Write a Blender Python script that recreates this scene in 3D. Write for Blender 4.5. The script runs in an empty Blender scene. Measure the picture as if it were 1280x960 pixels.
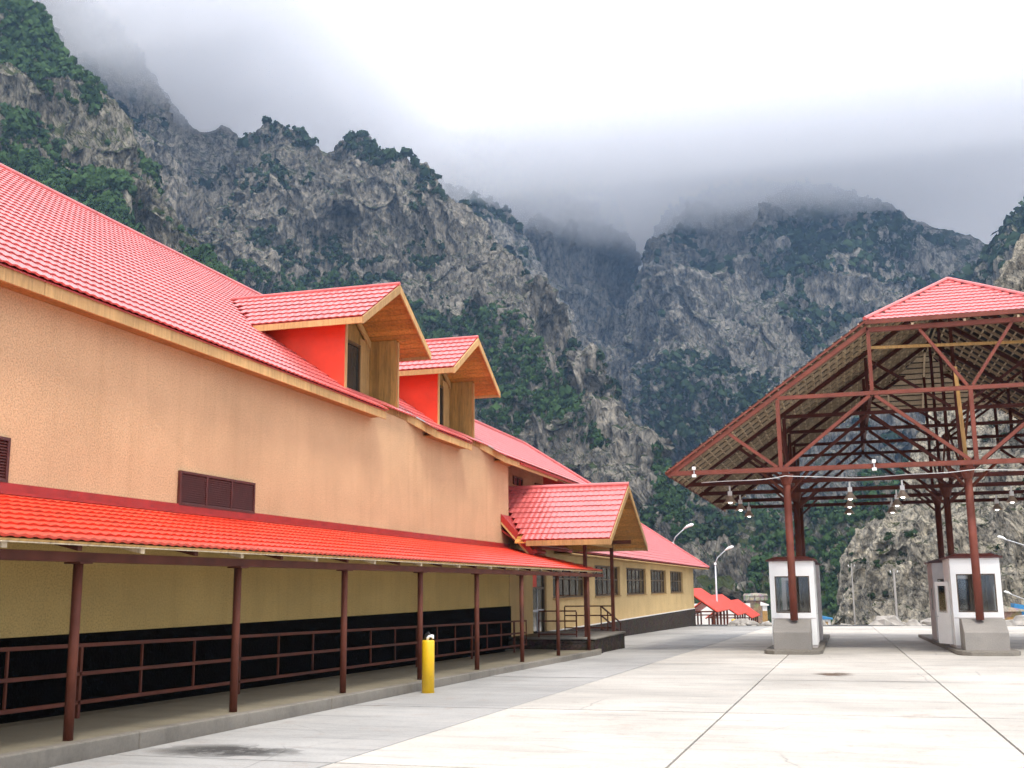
import bpy, math, random
import numpy as np
from mathutils import Vector, Matrix

R = math.radians
random.seed(7)
rng = np.random.default_rng(11)
SC = bpy.context.scene
COL = SC.collection

# ------------------------------------------------------------------ camera
F_PX, YAW, PITCH, ROLL, EYE = 1380.0, R(16.33), R(10.48), R(-0.59), 1.6
fwd = Vector((-math.sin(YAW) * math.cos(PITCH), math.cos(YAW) * math.cos(PITCH), math.sin(PITCH)))
rgt = Vector((math.cos(YAW), math.sin(YAW), 0))
upv = rgt.cross(fwd)
rgt2 = math.cos(ROLL) * rgt + math.sin(ROLL) * upv
upv2 = -math.sin(ROLL) * rgt + math.cos(ROLL) * upv
cam_d = bpy.data.cameras.new('camera')
cam_d.sensor_width = 36
cam_d.lens = 36 * F_PX / 1280
cam_d.clip_start = 0.1
cam_d.clip_end = 20000
cam = bpy.data.objects.new('camera', cam_d)
COL.objects.link(cam)
m3 = Matrix((rgt2, upv2, -fwd)).transposed()
cam.matrix_world = Matrix.Translation((0, 0, EYE)) @ m3.to_4x4()
SC.camera = cam
SC.render.resolution_x, SC.render.resolution_y = 1024, 768

# ------------------------------------------------------------------ sky, sun, exposure
SUN_EL, SUN_AZ = R(58), R(148)          # azimuth clockwise from +Y: the sun stands behind the camera, to its right
world = bpy.data.worlds.new('World')
SC.world = world
world.use_nodes = True
nt = world.node_tree
for n in list(nt.nodes):
    nt.nodes.remove(n)
wo = nt.nodes.new('ShaderNodeOutputWorld')
bg = nt.nodes.new('ShaderNodeBackground')
bg.inputs['Strength'].default_value = 0.1
sky = nt.nodes.new('ShaderNodeTexSky')
sky.sky_type = 'NISHITA'
sky.sun_disc = False
sky.sun_elevation = SUN_EL
sky.sun_rotation = SUN_AZ
sky.altitude = 1200
tc = nt.nodes.new('ShaderNodeTexCoord')
mp = nt.nodes.new('ShaderNodeMapping')
mp.inputs['Scale'].default_value = (1.0, 1.0, 2.4)
nz = nt.nodes.new('ShaderNodeTexNoise')
nz.inputs['Scale'].default_value = 1.7
nz.inputs['Detail'].default_value = 7
nz.inputs['Roughness'].default_value = 0.52
nz.inputs['Distortion'].default_value = 0.35
rp = nt.nodes.new('ShaderNodeValToRGB')
rp.color_ramp.elements[0].position = 0.33
rp.color_ramp.elements[0].color = (8.2, 8.4, 9.4, 1)
rp.color_ramp.elements[1].position = 0.62
rp.color_ramp.elements[1].color = (11.5, 11.6, 12.0, 1)
mx = nt.nodes.new('ShaderNodeMix')
mx.data_type = 'RGBA'
mx.inputs['Factor'].default_value = 0.93   # a closed cloud deck with a trace of the clear sky behind it
nt.links.new(tc.outputs['Generated'], mp.inputs['Vector'])
nt.links.new(mp.outputs[0], nz.inputs['Vector'])
nt.links.new(nz.outputs['Fac'], rp.inputs['Fac'])
nt.links.new(sky.outputs[0], mx.inputs['A'])
nt.links.new(rp.outputs[0], mx.inputs['B'])
nt.links.new(mx.outputs['Result'], bg.inputs['Color'])
nt.links.new(bg.outputs[0], wo.inputs['Surface'])
sun_d = bpy.data.lights.new('sun', 'SUN')
sun_d.energy = 1.5
sun_d.angle = R(10)
sun_d.color = (1.0, 0.94, 0.85)
sun = bpy.data.objects.new('sun', sun_d)
COL.objects.link(sun)
sdir = Vector((math.sin(SUN_AZ) * math.cos(SUN_EL), math.cos(SUN_AZ) * math.cos(SUN_EL), math.sin(SUN_EL)))
sun.rotation_euler = (-sdir).to_track_quat('-Z', 'Y').to_euler()
sun.location = sdir * 60
SC.view_settings.view_transform = 'Standard'
SC.view_settings.look = 'None'
SC.view_settings.exposure = 0.9
SC.view_settings.gamma = 1.0
SC.view_settings.use_curve_mapping = False
SC.render.engine = 'CYCLES'
SC.cycles.use_denoising = True
SC.cycles.use_adaptive_sampling = True
SC.cycles.adaptive_threshold = 0.02
SC.cycles.denoising_prefilter = 'FAST'
SC.cycles.max_bounces = 6
SC.cycles.diffuse_bounces = 3
SC.cycles.glossy_bounces = 2
SC.cycles.transmission_bounces = 4
SC.cycles.transparent_max_bounces = 8
SC.cycles.volume_bounces = 4
SC.cycles.volume_step_rate = 0.4
SC.cycles.volume_max_steps = 128

# ------------------------------------------------------------------ helpers
def ray(px, py):
    return rgt2 * ((px - 640) / F_PX) + upv2 * ((480 - py) / F_PX) + fwd

def pt(px, py, d):
    """world point seen in direction (px, py) at horizontal distance d"""
    r = ray(px, py)
    return Vector((0, 0, EYE)) + r * (d / math.hypot(r.x, r.y))

GS = 0.01537                             # the paved yard falls gently away from the camera
def gz(y):
    return -GS * y

def link(name, me, mat, parent=None):
    o = bpy.data.objects.new(name, me)
    COL.objects.link(o)
    if mat is not None and len(me.materials) == 0:
        me.materials.append(mat)
    if parent is not None:
        o.parent = parent
    return o

def tag(o, label, cat, group=None, kind=None):
    o['label'] = label
    o['category'] = cat
    if group:
        o['group'] = group
    if kind:
        o['kind'] = kind
    return o

def empty(name, loc=(0, 0, 0), parent=None):
    o = bpy.data.objects.new(name, None)
    o.empty_display_size = 0.2
    COL.objects.link(o)
    o.location = loc
    if parent is not None:
        o.parent = parent
    return o

class MB:
    def __init__(s):
        s.v = []
        s.f = []

    def add(s, vs, fs):
        n = len(s.v)
        s.v += [tuple(v) for v in vs]
        s.f += [tuple(i + n for i in f) for f in fs]
        return s

    def box(s, a, b):
        (x0, y0, z0), (x1, y1, z1) = a, b
        return s.add([(x0, y0, z0), (x1, y0, z0), (x1, y1, z0), (x0, y1, z0), (x0, y0, z1), (x1, y0, z1), (x1, y1, z1), (x0, y1, z1)],
                     [(0, 3, 2, 1), (4, 5, 6, 7), (0, 1, 5, 4), (1, 2, 6, 5), (2, 3, 7, 6), (3, 0, 4, 7)])

    def beam(s, p, q, w, h, up=(0, 0, 1)):
        """square bar from p to q, w wide sideways and h deep along up"""
        p, q = Vector(p), Vector(q)
        d = (q - p).normalized()
        sd = d.cross(Vector(up))
        if sd.length < 1e-4:
            sd = d.cross(Vector((1, 0, 0)))
        sd.normalize()
        u = sd.cross(d).normalized()
        sd, u = sd * (w / 2), u * (h / 2)
        return s.add([p - sd - u, p + sd - u, p + sd + u, p - sd + u, q - sd - u, q + sd - u, q + sd + u, q - sd + u],
                     [(0, 3, 2, 1), (4, 5, 6, 7), (0, 1, 5, 4), (1, 2, 6, 5), (2, 3, 7, 6), (3, 0, 4, 7)])

    def tube(s, pts, r, n=10, cap=True):
        pts = [Vector(p) for p in pts]
        rs = r if isinstance(r, (list, tuple)) else [r] * len(pts)
        base = len(s.v)
        ref = None
        for i, p in enumerate(pts):
            d = (pts[min(i + 1, len(pts) - 1)] - pts[max(i - 1, 0)]).normalized()
            a = Vector((0, 0, 1)) if abs(d.z) < 0.9 else Vector((1, 0, 0))
            if ref is not None:
                a = ref
            x = d.cross(a).normalized()
            y = x.cross(d).normalized()
            ref = y
            for k in range(n):
                t = 2 * math.pi * k / n
                s.v.append(tuple(p + x * (math.cos(t) * rs[i]) + y * (math.sin(t) * rs[i])))
        for i in range(len(pts) - 1):
            for k in range(n):
                a, b = base + i * n + k, base + i * n + (k + 1) % n
                s.f.append((a, b, b + n, a + n))
        if cap:
            s.f.append(tuple(base + k for k in range(n))[::-1])
            s.f.append(tuple(base + (len(pts) - 1) * n + k for k in range(n)))
        return s

    def lathe(s, c, prof, n=20):
        """prof: (radius, z) from bottom to top round the vertical through c"""
        return s.tube([(c[0], c[1], c[2] + z) for _, z in prof], [max(r, 1e-4) for r, _ in prof], n)

    def prism(s, poly, off):
        """planar polygon extruded by off"""
        n = len(poly)
        off = Vector(off)
        vs = [Vector(p) for p in poly] + [Vector(p) + off for p in poly]
        fs = [tuple(range(n))[::-1], tuple(range(n, 2 * n))] + [(i, (i + 1) % n, n + (i + 1) % n, n + i) for i in range(n)]
        return s.add(vs, fs)

    def build(s, name, mat, parent=None, smooth=False, bevel=0):
        me = bpy.data.meshes.new(name)
        me.from_pydata(s.v, [], s.f)
        if smooth:
            me.polygons.foreach_set('use_smooth', [True] * len(me.polygons))
        me.update()
        o = link(name, me, mat, parent)
        if bevel:
            b = o.modifiers.new('bevel', 'BEVEL')
            b.width = bevel
            b.segments = 2
            b.limit_method = 'ANGLE'
        return o

def box(name, a, b, mat, parent=None, bevel=0):
    return MB().box(a, b).build(name, mat, parent, bevel=bevel)

def beam(name, p, q, w, h, mat, parent=None, up=(0, 0, 1)):
    return MB().beam(p, q, w, h, up).build(name, mat, parent)

def grid_mesh(name, P, mat, parent=None, smooth=True):
    """P: rows x cols x 3 array"""
    nr, nc = P.shape[:2]
    me = bpy.data.meshes.new(name)
    me.vertices.add(nr * nc)
    me.vertices.foreach_set('co', P.reshape(-1).astype(np.float32))
    i = np.arange(nr * nc).reshape(nr, nc)
    q = np.stack([i[:-1, :-1], i[:-1, 1:], i[1:, 1:], i[1:, :-1]], -1).reshape(-1, 4)
    raw_mesh(me, q, smooth)
    return link(name, me, mat, parent)

def raw_mesh(me, q, smooth):
    k = q.shape[1]
    me.loops.add(q.size)
    me.loops.foreach_set('vertex_index', q.reshape(-1).astype(np.int32))
    me.polygons.add(len(q))
    me.polygons.foreach_set('loop_start', (np.arange(len(q)) * k).astype(np.int32))
    me.polygons.foreach_set('loop_total', np.full(len(q), k, np.int32))
    me.polygons.foreach_set('use_smooth', np.full(len(q), smooth, bool))
    me.update()
    me.validate()

def array_mesh(name, V, Q, mat, parent=None, smooth=False):
    me = bpy.data.meshes.new(name)
    me.vertices.add(len(V))
    me.vertices.foreach_set('co', np.asarray(V, np.float32).reshape(-1))
    raw_mesh(me, np.asarray(Q), smooth)
    return link(name, me, mat, parent)

# vectorised gradient noise
_perm = np.random.default_rng(3).permutation(256)
_perm = np.concatenate([_perm, _perm, _perm])
_g = np.random.default_rng(4).normal(size=(256, 3))
_g /= np.linalg.norm(_g, axis=1)[:, None]
def noise3(p):
    p = np.asarray(p, float)
    i = np.floor(p).astype(int)
    f = p - i
    i &= 255
    u = f * f * f * (f * (f * 6 - 15) + 10)
    out = 0
    for dx in (0, 1):
        wx = u[..., 0] if dx else 1 - u[..., 0]
        for dy in (0, 1):
            wy = u[..., 1] if dy else 1 - u[..., 1]
            for dz in (0, 1):
                wz = u[..., 2] if dz else 1 - u[..., 2]
                h = _perm[_perm[_perm[i[..., 0] + dx] + i[..., 1] + dy] + i[..., 2] + dz]
                g = _g[h]
                d = g[..., 0] * (f[..., 0] - dx) + g[..., 1] * (f[..., 1] - dy) + g[..., 2] * (f[..., 2] - dz)
                out = out + wx * wy * wz * d
    return out * 1.6
def fbm(p, o=5, gain=0.5):
    a, t, s = 1.0, 0, 1.0
    for _ in range(o):
        t = t + a * noise3(p * s + s * 17.3)
        a *= gain
        s *= 2.03
    return t
def ridged(p, o=5, gain=0.52):
    a, t, s, w = 1.0, 0, 1.0, 1.0
    for _ in range(o):
        n = 1 - np.abs(noise3(p * s + s * 9.1)) * 1.7
        n = np.clip(n, 0, 1) ** 2 * w
        t = t + a * n
        w = np.clip(n * 1.6, 0, 1)
        a *= gain
        s *= 2.05
    return t
# ------------------------------------------------------------------ materials
def mat_new(name):
    m = bpy.data.materials.new(name)
    m.use_nodes = True
    t = m.node_tree
    b = t.nodes['Principled BSDF']
    return m, t, b

def N(t, typ, **kw):
    n = t.nodes.new(typ)
    for k, v in kw.items():
        if k in n.inputs.keys():
            n.inputs[k].default_value = v
        else:
            setattr(n, k, v)
    return n

def ramp(t, src, stops):
    r = t.nodes.new('ShaderNodeValToRGB')
    e = r.color_ramp.elements
    while len(e) < len(stops):
        e.new(0.5)
    for el, (p, c) in zip(e, stops):
        el.position = p
        el.color = (*c, 1) if len(c) == 3 else c
    t.links.new(src, r.inputs['Fac'])
    return r

def mixc(t, fac, a, b, mode='MIX'):
    m = t.nodes.new('ShaderNodeMix')
    m.data_type = 'RGBA'
    m.blend_type = mode
    for key, v in (('Factor', fac), ('A', a), ('B', b)):
        if isinstance(v, (int, float)):
            m.inputs[key].default_value = v
        elif isinstance(v, tuple):
            m.inputs[key].default_value = (*v, 1)
        else:
            t.links.new(v, m.inputs[key])
    return m.outputs['Result']

def coords(t, kind='Object', scale=(1, 1, 1)):
    c = t.nodes.new('ShaderNodeTexCoord')
    mp = t.nodes.new('ShaderNodeMapping')
    mp.inputs['Scale'].default_value = scale
    if kind == 'World':
        g = t.nodes.new('ShaderNodeNewGeometry')
        t.links.new(g.outputs['Position'], mp.inputs['Vector'])
    else:
        t.links.new(c.outputs[kind], mp.inputs['Vector'])
    return mp.outputs[0]

def bump(t, b, src, strength=0.3, dist=0.02):
    n = t.nodes.new('ShaderNodeBump')
    n.inputs['Strength'].default_value = strength
    n.inputs['Distance'].default_value = dist
    t.links.new(src, n.inputs['Height'])
    t.links.new(n.outputs[0], b.inputs['Normal'])

def noise_n(t, vec, scale, detail=5, rough=0.55, dist=0):
    n = N(t, 'ShaderNodeTexNoise', Scale=scale, Detail=detail, Roughness=rough, Distortion=dist)
    t.links.new(vec, n.inputs['Vector'])
    return n.outputs['Fac']

def simple(name, col, rough=0.6, var=0.12, scale=6, metal=0, bmp=0.0, spec=0.5, coat=0, grime=None):
    m, t, b = mat_new(name)
    v = coords(t, 'World')
    n = noise_n(t, v, scale)
    c0 = tuple(max(0, c * (1 - var)) for c in col)
    c1 = tuple(min(1, c * (1 + var)) for c in col)
    r = ramp(t, n, [(0.3, c0), (0.7, c1)])
    out = r.outputs[0]
    if grime:
        g = noise_n(t, v, scale * 0.35, 8, 0.7)
        gr_ = ramp(t, g, [(0.5, (0, 0, 0)), (0.72, (1, 1, 1))])
        out = mixc(t, gr_.outputs[0], out, grime)
    t.links.new(out, b.inputs['Base Color'])
    b.inputs['Roughness'].default_value = rough
    b.inputs['Metallic'].default_value = metal
    b.inputs['Specular IOR Level'].default_value = spec
    b.inputs['Coat Weight'].default_value = coat
    b.inputs['Coat Roughness'].default_value = 0.2
    if bmp:
        bump(t, b, noise_n(t, v, scale * 6), bmp)
    return m

def stucco(name, col):
    m, t, b = mat_new(name)
    v = coords(t, 'World')
    fine = noise_n(t, v, 38, 3, 0.6)
    big = noise_n(t, v, 0.45, 6, 0.6)
    vs = coords(t, 'World', (1.0, 2.2, 0.16))
    streak = noise_n(t, vs, 1.6, 6, 0.62)
    c = ramp(t, big, [(0.3, tuple(x * 0.86 for x in col)), (0.7, tuple(min(1, x * 1.08) for x in col))]).outputs[0]
    sp = ramp(t, fine, [(0.32, (0.72, 0.70, 0.68)), (0.6, (1.06, 1.05, 1.04))]).outputs[0]
    c = mixc(t, 1.0, c, sp, 'MULTIPLY')
    st = ramp(t, streak, [(0.5, (1, 1, 1)), (0.8, (0.80, 0.77, 0.72))]).outputs[0]
    c = mixc(t, 0.55, c, st, 'MULTIPLY')
    pch = N(t, 'ShaderNodeTexVoronoi', Scale=0.35)
    t.links.new(v, pch.inputs['Vector'])
    pb = t.nodes.new('ShaderNodeRGBToBW')
    t.links.new(pch.outputs['Color'], pb.inputs[0])
    c = mixc(t, 0.35, c, ramp(t, pb.outputs[0], [(0.2, (0.9, 0.9, 0.9)), (0.8, (1.05, 1.05, 1.05))]).outputs[0], 'MULTIPLY')
    t.links.new(c, b.inputs['Base Color'])
    b.inputs['Roughness'].default_value = 0.9
    b.inputs['Specular IOR Level'].default_value = 0.2
    bump(t, b, fine, 0.55, 0.012)
    return m

def tile_mat(name, col, rough, coat):
    m, t, b = mat_new(name)
    v = coords(t, 'World')
    n = noise_n(t, v, 1.1, 6, 0.6)
    d = noise_n(t, v, 9, 4, 0.6)
    c = ramp(t, n, [(0.3, tuple(x * 0.86 for x in col)), (0.7, tuple(min(1, x * 1.1) for x in col))]).outputs[0]
    dirt = ramp(t, d, [(0.6, (1, 1, 1)), (0.85, (0.62, 0.6, 0.6))]).outputs[0]
    c = mixc(t, 0.5, c, dirt, 'MULTIPLY')
    # rain streaks down the slope and slight differences from tile to tile
    stk = noise_n(t, coords(t, 'World', (0.5, 5.0, 0.5)), 1.0, 5, 0.65)
    c = mixc(t, 0.55, c, ramp(t, stk, [(0.4, (1.04, 1.04, 1.04)), (0.75, (0.72, 0.70, 0.70))]).outputs[0], 'MULTIPLY')
    pc = N(t, 'ShaderNodeTexVoronoi', Scale=4.5)
    t.links.new(v, pc.inputs['Vector'])
    pv = t.nodes.new('ShaderNodeRGBToBW')
    t.links.new(pc.outputs['Color'], pv.inputs[0])
    c = mixc(t, 0.5, c, ramp(t, pv.outputs[0], [(0.1, (0.82, 0.82, 0.82)), (0.9, (1.1, 1.1, 1.1))]).outputs[0], 'MULTIPLY')
    t.links.new(c, b.inputs['Base Color'])
    rr = ramp(t, d, [(0.3, (rough * 0.85,) * 3), (0.8, (rough * 1.4,) * 3)]).outputs[0]
    t.links.new(rr, b.inputs['Roughness'])
    b.inputs['Coat Weight'].default_value = coat
    b.inputs['Coat Roughness'].default_value = 0.28
    b.inputs['Coat IOR'].default_value = 1.6
    b.inputs['Specular IOR Level'].default_value = 0.6
    return m

def wood(name, col, axis=(6, 6, 0.6), dark=0.55):
    m, t, b = mat_new(name)
    v = coords(t, 'World', axis)
    n = noise_n(t, v, 3.0, 7, 0.62, 0.6)
    k = noise_n(t, coords(t, 'World'), 1.3, 4, 0.6)
    kn = N(t, 'ShaderNodeTexVoronoi', Scale=2.3)
    t.links.new(v, kn.inputs['Vector'])
    c = ramp(t, n, [(0.28, tuple(x * dark for x in col)), (0.5, col), (0.75, tuple(min(1, x * 1.3) for x in col))]).outputs[0]
    c = mixc(t, 0.55, c, ramp(t, k, [(0.3, (0.7, 0.66, 0.6)), (0.7, (1.1, 1.08, 1.05))]).outputs[0], 'MULTIPLY')
    knot = ramp(t, kn.outputs['Distance'], [(0.03, (0.35, 0.25, 0.18)), (0.09, (1, 1, 1))]).outputs[0]
    c = mixc(t, 0.8, c, knot, 'MULTIPLY')
    oi = N(t, 'ShaderNodeObjectInfo')
    pv = ramp(t, oi.outputs['Random'], [(0, (0.78, 0.74, 0.7)), (1, (1.12, 1.1, 1.06))]).outputs[0]
    c = mixc(t, 1.0, c, pv, 'MULTIPLY')
    t.links.new(c, b.inputs['Base Color'])
    b.inputs['Roughness'].default_value = 0.62
    bump(t, b, n, 0.25, 0.01)
    return m

def stone_mat(name, c0, c1, scale):
    m, t, b = mat_new(name)
    v = coords(t, 'World')
    vo = N(t, 'ShaderNodeTexVoronoi', Scale=scale)
    t.links.new(v, vo.inputs['Vector'])
    n = noise_n(t, v, scale * 2.5, 6, 0.65)
    c = ramp(t, n, [(0.3, c0), (0.75, c1)]).outputs[0]
    cell = mixc(t, 0.35, c, vo.outputs['Color'], 'MULTIPLY')
    t.links.new(cell, b.inputs['Base Color'])
    b.inputs['Roughness'].default_value = 0.85
    b.inputs['Specular IOR Level'].default_value = 0.1
    bump(t, b, n, 0.9, 0.05)
    return m

def concrete(name, col, slabs=False):
    m, t, b = mat_new(name)
    v = coords(t, 'World')
    vs = coords(t, 'World', (0.5, 2.6, 1))
    big = noise_n(t, v, 0.22, 8, 0.62, 0.3)
    mid = noise_n(t, vs, 0.9, 8, 0.68)
    fine = noise_n(t, v, 24, 4, 0.7)
    c = ramp(t, big, [(0.32, tuple(x * 0.74 for x in col)), (0.62, tuple(min(1, x * 1.07) for x in col))]).outputs[0]
    c = mixc(t, 0.8, c, ramp(t, mid, [(0.3, (0.72, 0.72, 0.72)), (0.5, (0.98, 0.98, 0.98)), (0.75, (1.06, 1.04, 1.02))]).outputs[0], 'MULTIPLY')
    c = mixc(t, 0.5, c, ramp(t, fine, [(0.3, (0.75, 0.74, 0.73)), (0.6, (1.03, 1.03, 1.02))]).outputs[0], 'MULTIPLY')
    if slabs:
        oi = N(t, 'ShaderNodeObjectInfo')
        c = mixc(t, 1.0, c, ramp(t, oi.outputs['Random'], [(0, (0.9, 0.9, 0.9)), (1, (1.05, 1.04, 1.03))]).outputs[0], 'MULTIPLY')
        sp = noise_n(t, v, 1.6, 8, 0.72)
        c = mixc(t, ramp(t, sp, [(0.57, (0, 0, 0)), (0.74, (0.6, 0.6, 0.6))]).outputs[0], c, (0.30, 0.22, 0.17))
        sk = noise_n(t, coords(t, 'World', (0.35, 3.4, 1)), 1.5, 7, 0.72)
        c = mixc(t, ramp(t, sk, [(0.55, (0, 0, 0)), (0.72, (0.5, 0.5, 0.5))]).outputs[0], c, (0.20, 0.195, 0.19))
        # hairline cracks
        wv_ = N(t, 'ShaderNodeTexNoise', Scale=1.2, Detail=4)
        t.links.new(v, wv_.inputs['Vector'])
        wp = mixc(t, 0.16, v, wv_.outputs['Color'], 'ADD')
        ckv = N(t, 'ShaderNodeTexVoronoi', feature='DISTANCE_TO_EDGE', Scale=0.28)
        t.links.new(wp, ckv.inputs['Vector'])
        cf = ramp(t, ckv.outputs['Distance'], [(0.0, (0.4, 0.4, 0.4)), (0.005, (0, 0, 0))]).outputs[0]
        cm_ = ramp(t, noise_n(t, v, 0.3, 3), [(0.5, (0, 0, 0)), (0.6, (1, 1, 1))]).outputs[0]
        c = mixc(t, mixc(t, 1.0, cf, cm_, 'MULTIPLY'), c, (0.12, 0.115, 0.11))
    t.links.new(c, b.inputs['Base Color'])
    b.inputs['Roughness'].default_value = 0.82
    b.inputs['Specular IOR Level'].default_value = 0.3
    bump(t, b, fine, 0.25, 0.008)
    return m

def rock_mat(name, light, dark, grass, sc, grass_amt=0.5, zs=0.45):
    m, t, b = mat_new(name)
    v = coords(t, 'World')
    vz = coords(t, 'World', (1, 1, zs))
    n1 = noise_n(t, vz, 0.016 * sc, 4, 0.6, 0.4)
    n2 = noise_n(t, vz, 0.30 * sc, 5, 0.74, 0.2)
    cr = N(t, 'ShaderNodeTexVoronoi', feature='DISTANCE_TO_EDGE', Scale=0.22 * sc)
    t.links.new(vz, cr.inputs['Vector'])
    c = ramp(t, n1, [(0.32, tuple(x * 0.72 for x in light)), (0.52, light), (0.70, tuple(min(1, x * 1.2) for x in light))]).outputs[0]
    d = ramp(t, n2, [(0.35, (0.10, 0.10, 0.10)), (0.45, (0.62, 0.62, 0.62)), (0.54, (1.06, 1.04, 1.0)), (0.70, (1.48, 1.42, 1.33))]).outputs[0]
    c = mixc(t, 1.0, c, d, 'MULTIPLY')
    ck = ramp(t, cr.outputs['Distance'], [(0.0, (0.28, 0.28, 0.29)), (0.07, (1, 1, 1))]).outputs[0]
    c = mixc(t, 0.55, c, ck, 'MULTIPLY')
    # vertical fluting: shade of the cracked relief put into the colour as streaks
    n4 = noise_n(t, coords(t, 'World', (1, 1, 0.13)), 0.10 * sc, 5, 0.7, 0.15)
    c = mixc(t, 0.75, c, ramp(t, n4, [(0.36, (0.34, 0.34, 0.36)), (0.50, (0.95, 0.95, 0.95)), (0.66, (1.22, 1.2, 1.16))]).outputs[0], 'MULTIPLY')
    # scrub rooted in the clefts
    n3 = noise_n(t, v, 0.075 * sc, 5, 0.72)
    sm = ramp(t, n3, [(0.59, (0, 0, 0)), (0.66, (0.8, 0.8, 0.8))]).outputs[0]
    c = mixc(t, sm, c, tuple(x * 0.55 for x in grass))
    # scrub and turf grow on the gentler ledges
    g = t.nodes.new('ShaderNodeNewGeometry')
    sx = t.nodes.new('ShaderNodeSeparateXYZ')
    t.links.new(g.outputs['Normal'], sx.inputs[0])
    ad = N(t, 'ShaderNodeMath', operation='MULTIPLY_ADD')
    t.links.new(noise_n(t, v, 0.03 * sc, 5, 0.7), ad.inputs[0])
    ad.inputs[1].default_value = 1.1
    t.links.new(sx.outputs['Z'], ad.inputs[2])
    gm = N(t, 'ShaderNodeMapRange')
    gm.inputs['From Min'].default_value = 1.27 - 0.35 * grass_amt
    gm.inputs['From Max'].default_value = 1.45 - 0.35 * grass_amt
    t.links.new(ad.outputs[0], gm.inputs['Value'])
    gn = ramp(t, n2, [(0.35, tuple(x * 0.5 for x in grass)), (0.65, tuple(x * 1.3 for x in grass))]).outputs[0]
    c = mixc(t, gm.outputs[0], c, gn)
    t.links.new(c, b.inputs['Base Color'])
    b.inputs['Roughness'].default_value = 0.95
    b.inputs['Specular IOR Level'].default_value = 0.1
    bump(t, b, n2, 1.0, 4.0 / sc)
    return m

def leaf_mat(name, c0, c1, scale):
    m, t, b = mat_new(name)
    v = coords(t, 'World')
    n = noise_n(t, v, scale, 6, 0.7)
    c = ramp(t, n, [(0.3, c0), (0.7, c1)]).outputs[0]
    t.links.new(c, b.inputs['Base Color'])
    b.inputs['Roughness'].default_value = 0.8
    b.inputs['Specular IOR Level'].default_value = 0.15
    return m

def glass_mat(name, tint=(0.03, 0.035, 0.035), rough=0.06):
    m, t, b = mat_new(name)
    b.inputs['Base Color'].default_value = (*tint, 1)
    b.inputs['Roughness'].default_value = rough
    b.inputs['Specular IOR Level'].default_value = 0.8
    return m

def clear_glass(name):
    m, t, b = mat_new(name)
    b.inputs['Base Color'].default_value = (0.93, 0.96, 0.95, 1)
    b.inputs['Roughness'].default_value = 0.03
    b.inputs['Transmission Weight'].default_value = 1.0
    b.inputs['IOR'].default_value = 1.45
    return m

M = {}
M['stucco'] = stucco('tan stucco', (0.62, 0.415, 0.235))
M['stucco_low'] = stucco('cream stucco', (0.66, 0.47, 0.22))
M['lower'] = stucco('ochre stucco', (0.62, 0.44, 0.17))
M['tile'] = tile_mat('red metal tile', (0.68, 0.150, 0.140), 0.36, 0.42)
M['tile_orange'] = tile_mat('orange red metal tile', (0.76, 0.050, 0.014), 0.45, 0.35)
M['red_metal'] = simple('red sheet metal', (0.36, 0.018, 0.012), 0.5, 0.15, 3, coat=0.2)
M['red_cheek'] = simple('bright red sheet', (0.85, 0.055, 0.015), 0.55, 0.12, 1.6, coat=0.1)
M['wood'] = wood('pine board', (0.58, 0.275, 0.065), dark=0.6)
M['wood_pale'] = wood('pale pine trim', (0.54, 0.335, 0.135), dark=0.75)
M['wood_dull'] = wood('oiled pine panel', (0.42, 0.245, 0.075))
M['board'] = wood('rough sheathing board', (0.50, 0.40, 0.28), dark=0.6)
M['under'] = simple('dark underside of sheet', (0.03, 0.022, 0.018), 0.8)
M['batten'] = wood('raw batten', (0.78, 0.66, 0.48))
M['steel'] = simple('brown painted steel', (0.115, 0.034, 0.020), 0.6, 0.25, 2.5, spec=0.2, grime=(0.06, 0.03, 0.022))
M['steel_shaded'] = simple('shaded oxide steel', (0.085, 0.026, 0.018), 0.7, 0.25, 2.0, spec=0.15)
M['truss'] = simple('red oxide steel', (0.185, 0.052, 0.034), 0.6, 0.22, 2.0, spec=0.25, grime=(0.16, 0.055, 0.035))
M['concrete'] = concrete('slab concrete', (0.57, 0.535, 0.48), True)
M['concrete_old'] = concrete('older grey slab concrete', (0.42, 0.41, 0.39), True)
M['kerb'] = concrete('kerb concrete', (0.235, 0.21, 0.175))
M['walk'] = concrete('walkway screed', (0.235, 0.205, 0.145))
M['block'] = concrete('cast block concrete', (0.32, 0.295, 0.265))
M['joint'] = simple('joint filler', (0.05, 0.048, 0.045), 0.9)
M['stone'] = stone_mat('dark basalt plinth', (0.018, 0.013, 0.010), (0.12, 0.09, 0.072), 5)
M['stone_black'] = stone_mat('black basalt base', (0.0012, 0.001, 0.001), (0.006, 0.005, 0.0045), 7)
M['louver'] = simple('oxblood louvre', (0.075, 0.016, 0.012), 0.5, 0.2, 4)
M['white'] = simple('white enamel panel', (0.86, 0.85, 0.82), 0.4, 0.03, 2.5)
M['white_wall'] = simple('whitewash', (0.74, 0.71, 0.66), 0.85, 0.08, 1.0)
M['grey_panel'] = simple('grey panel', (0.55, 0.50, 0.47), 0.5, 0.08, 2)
M['glass'] = glass_mat('dark glass')
M['clear'] = clear_glass('clear glass')
M['frame'] = simple('bronze window frame', (0.10, 0.06, 0.03), 0.45, 0.15, 5)
M['curtain'] = simple('beige curtain', (0.62, 0.54, 0.43), 0.9, 0.2, 9)
M['yellow'] = simple('yellow paint', (0.83, 0.50, 0.008), 0.42, 0.08, 3, coat=0.15)
M['lamp_metal'] = simple('spun aluminium', (0.40, 0.31, 0.23), 0.4, 0.15, 5)
M['galv'] = simple('galvanised steel', (0.55, 0.56, 0.58), 0.45, 0.1, 3, metal=0.3)
M['cable'] = simple('white cable', (0.75, 0.74, 0.72), 0.5, 0.05)
M['black'] = simple('black plastic', (0.01, 0.01, 0.012), 0.5, 0.1)
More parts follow.
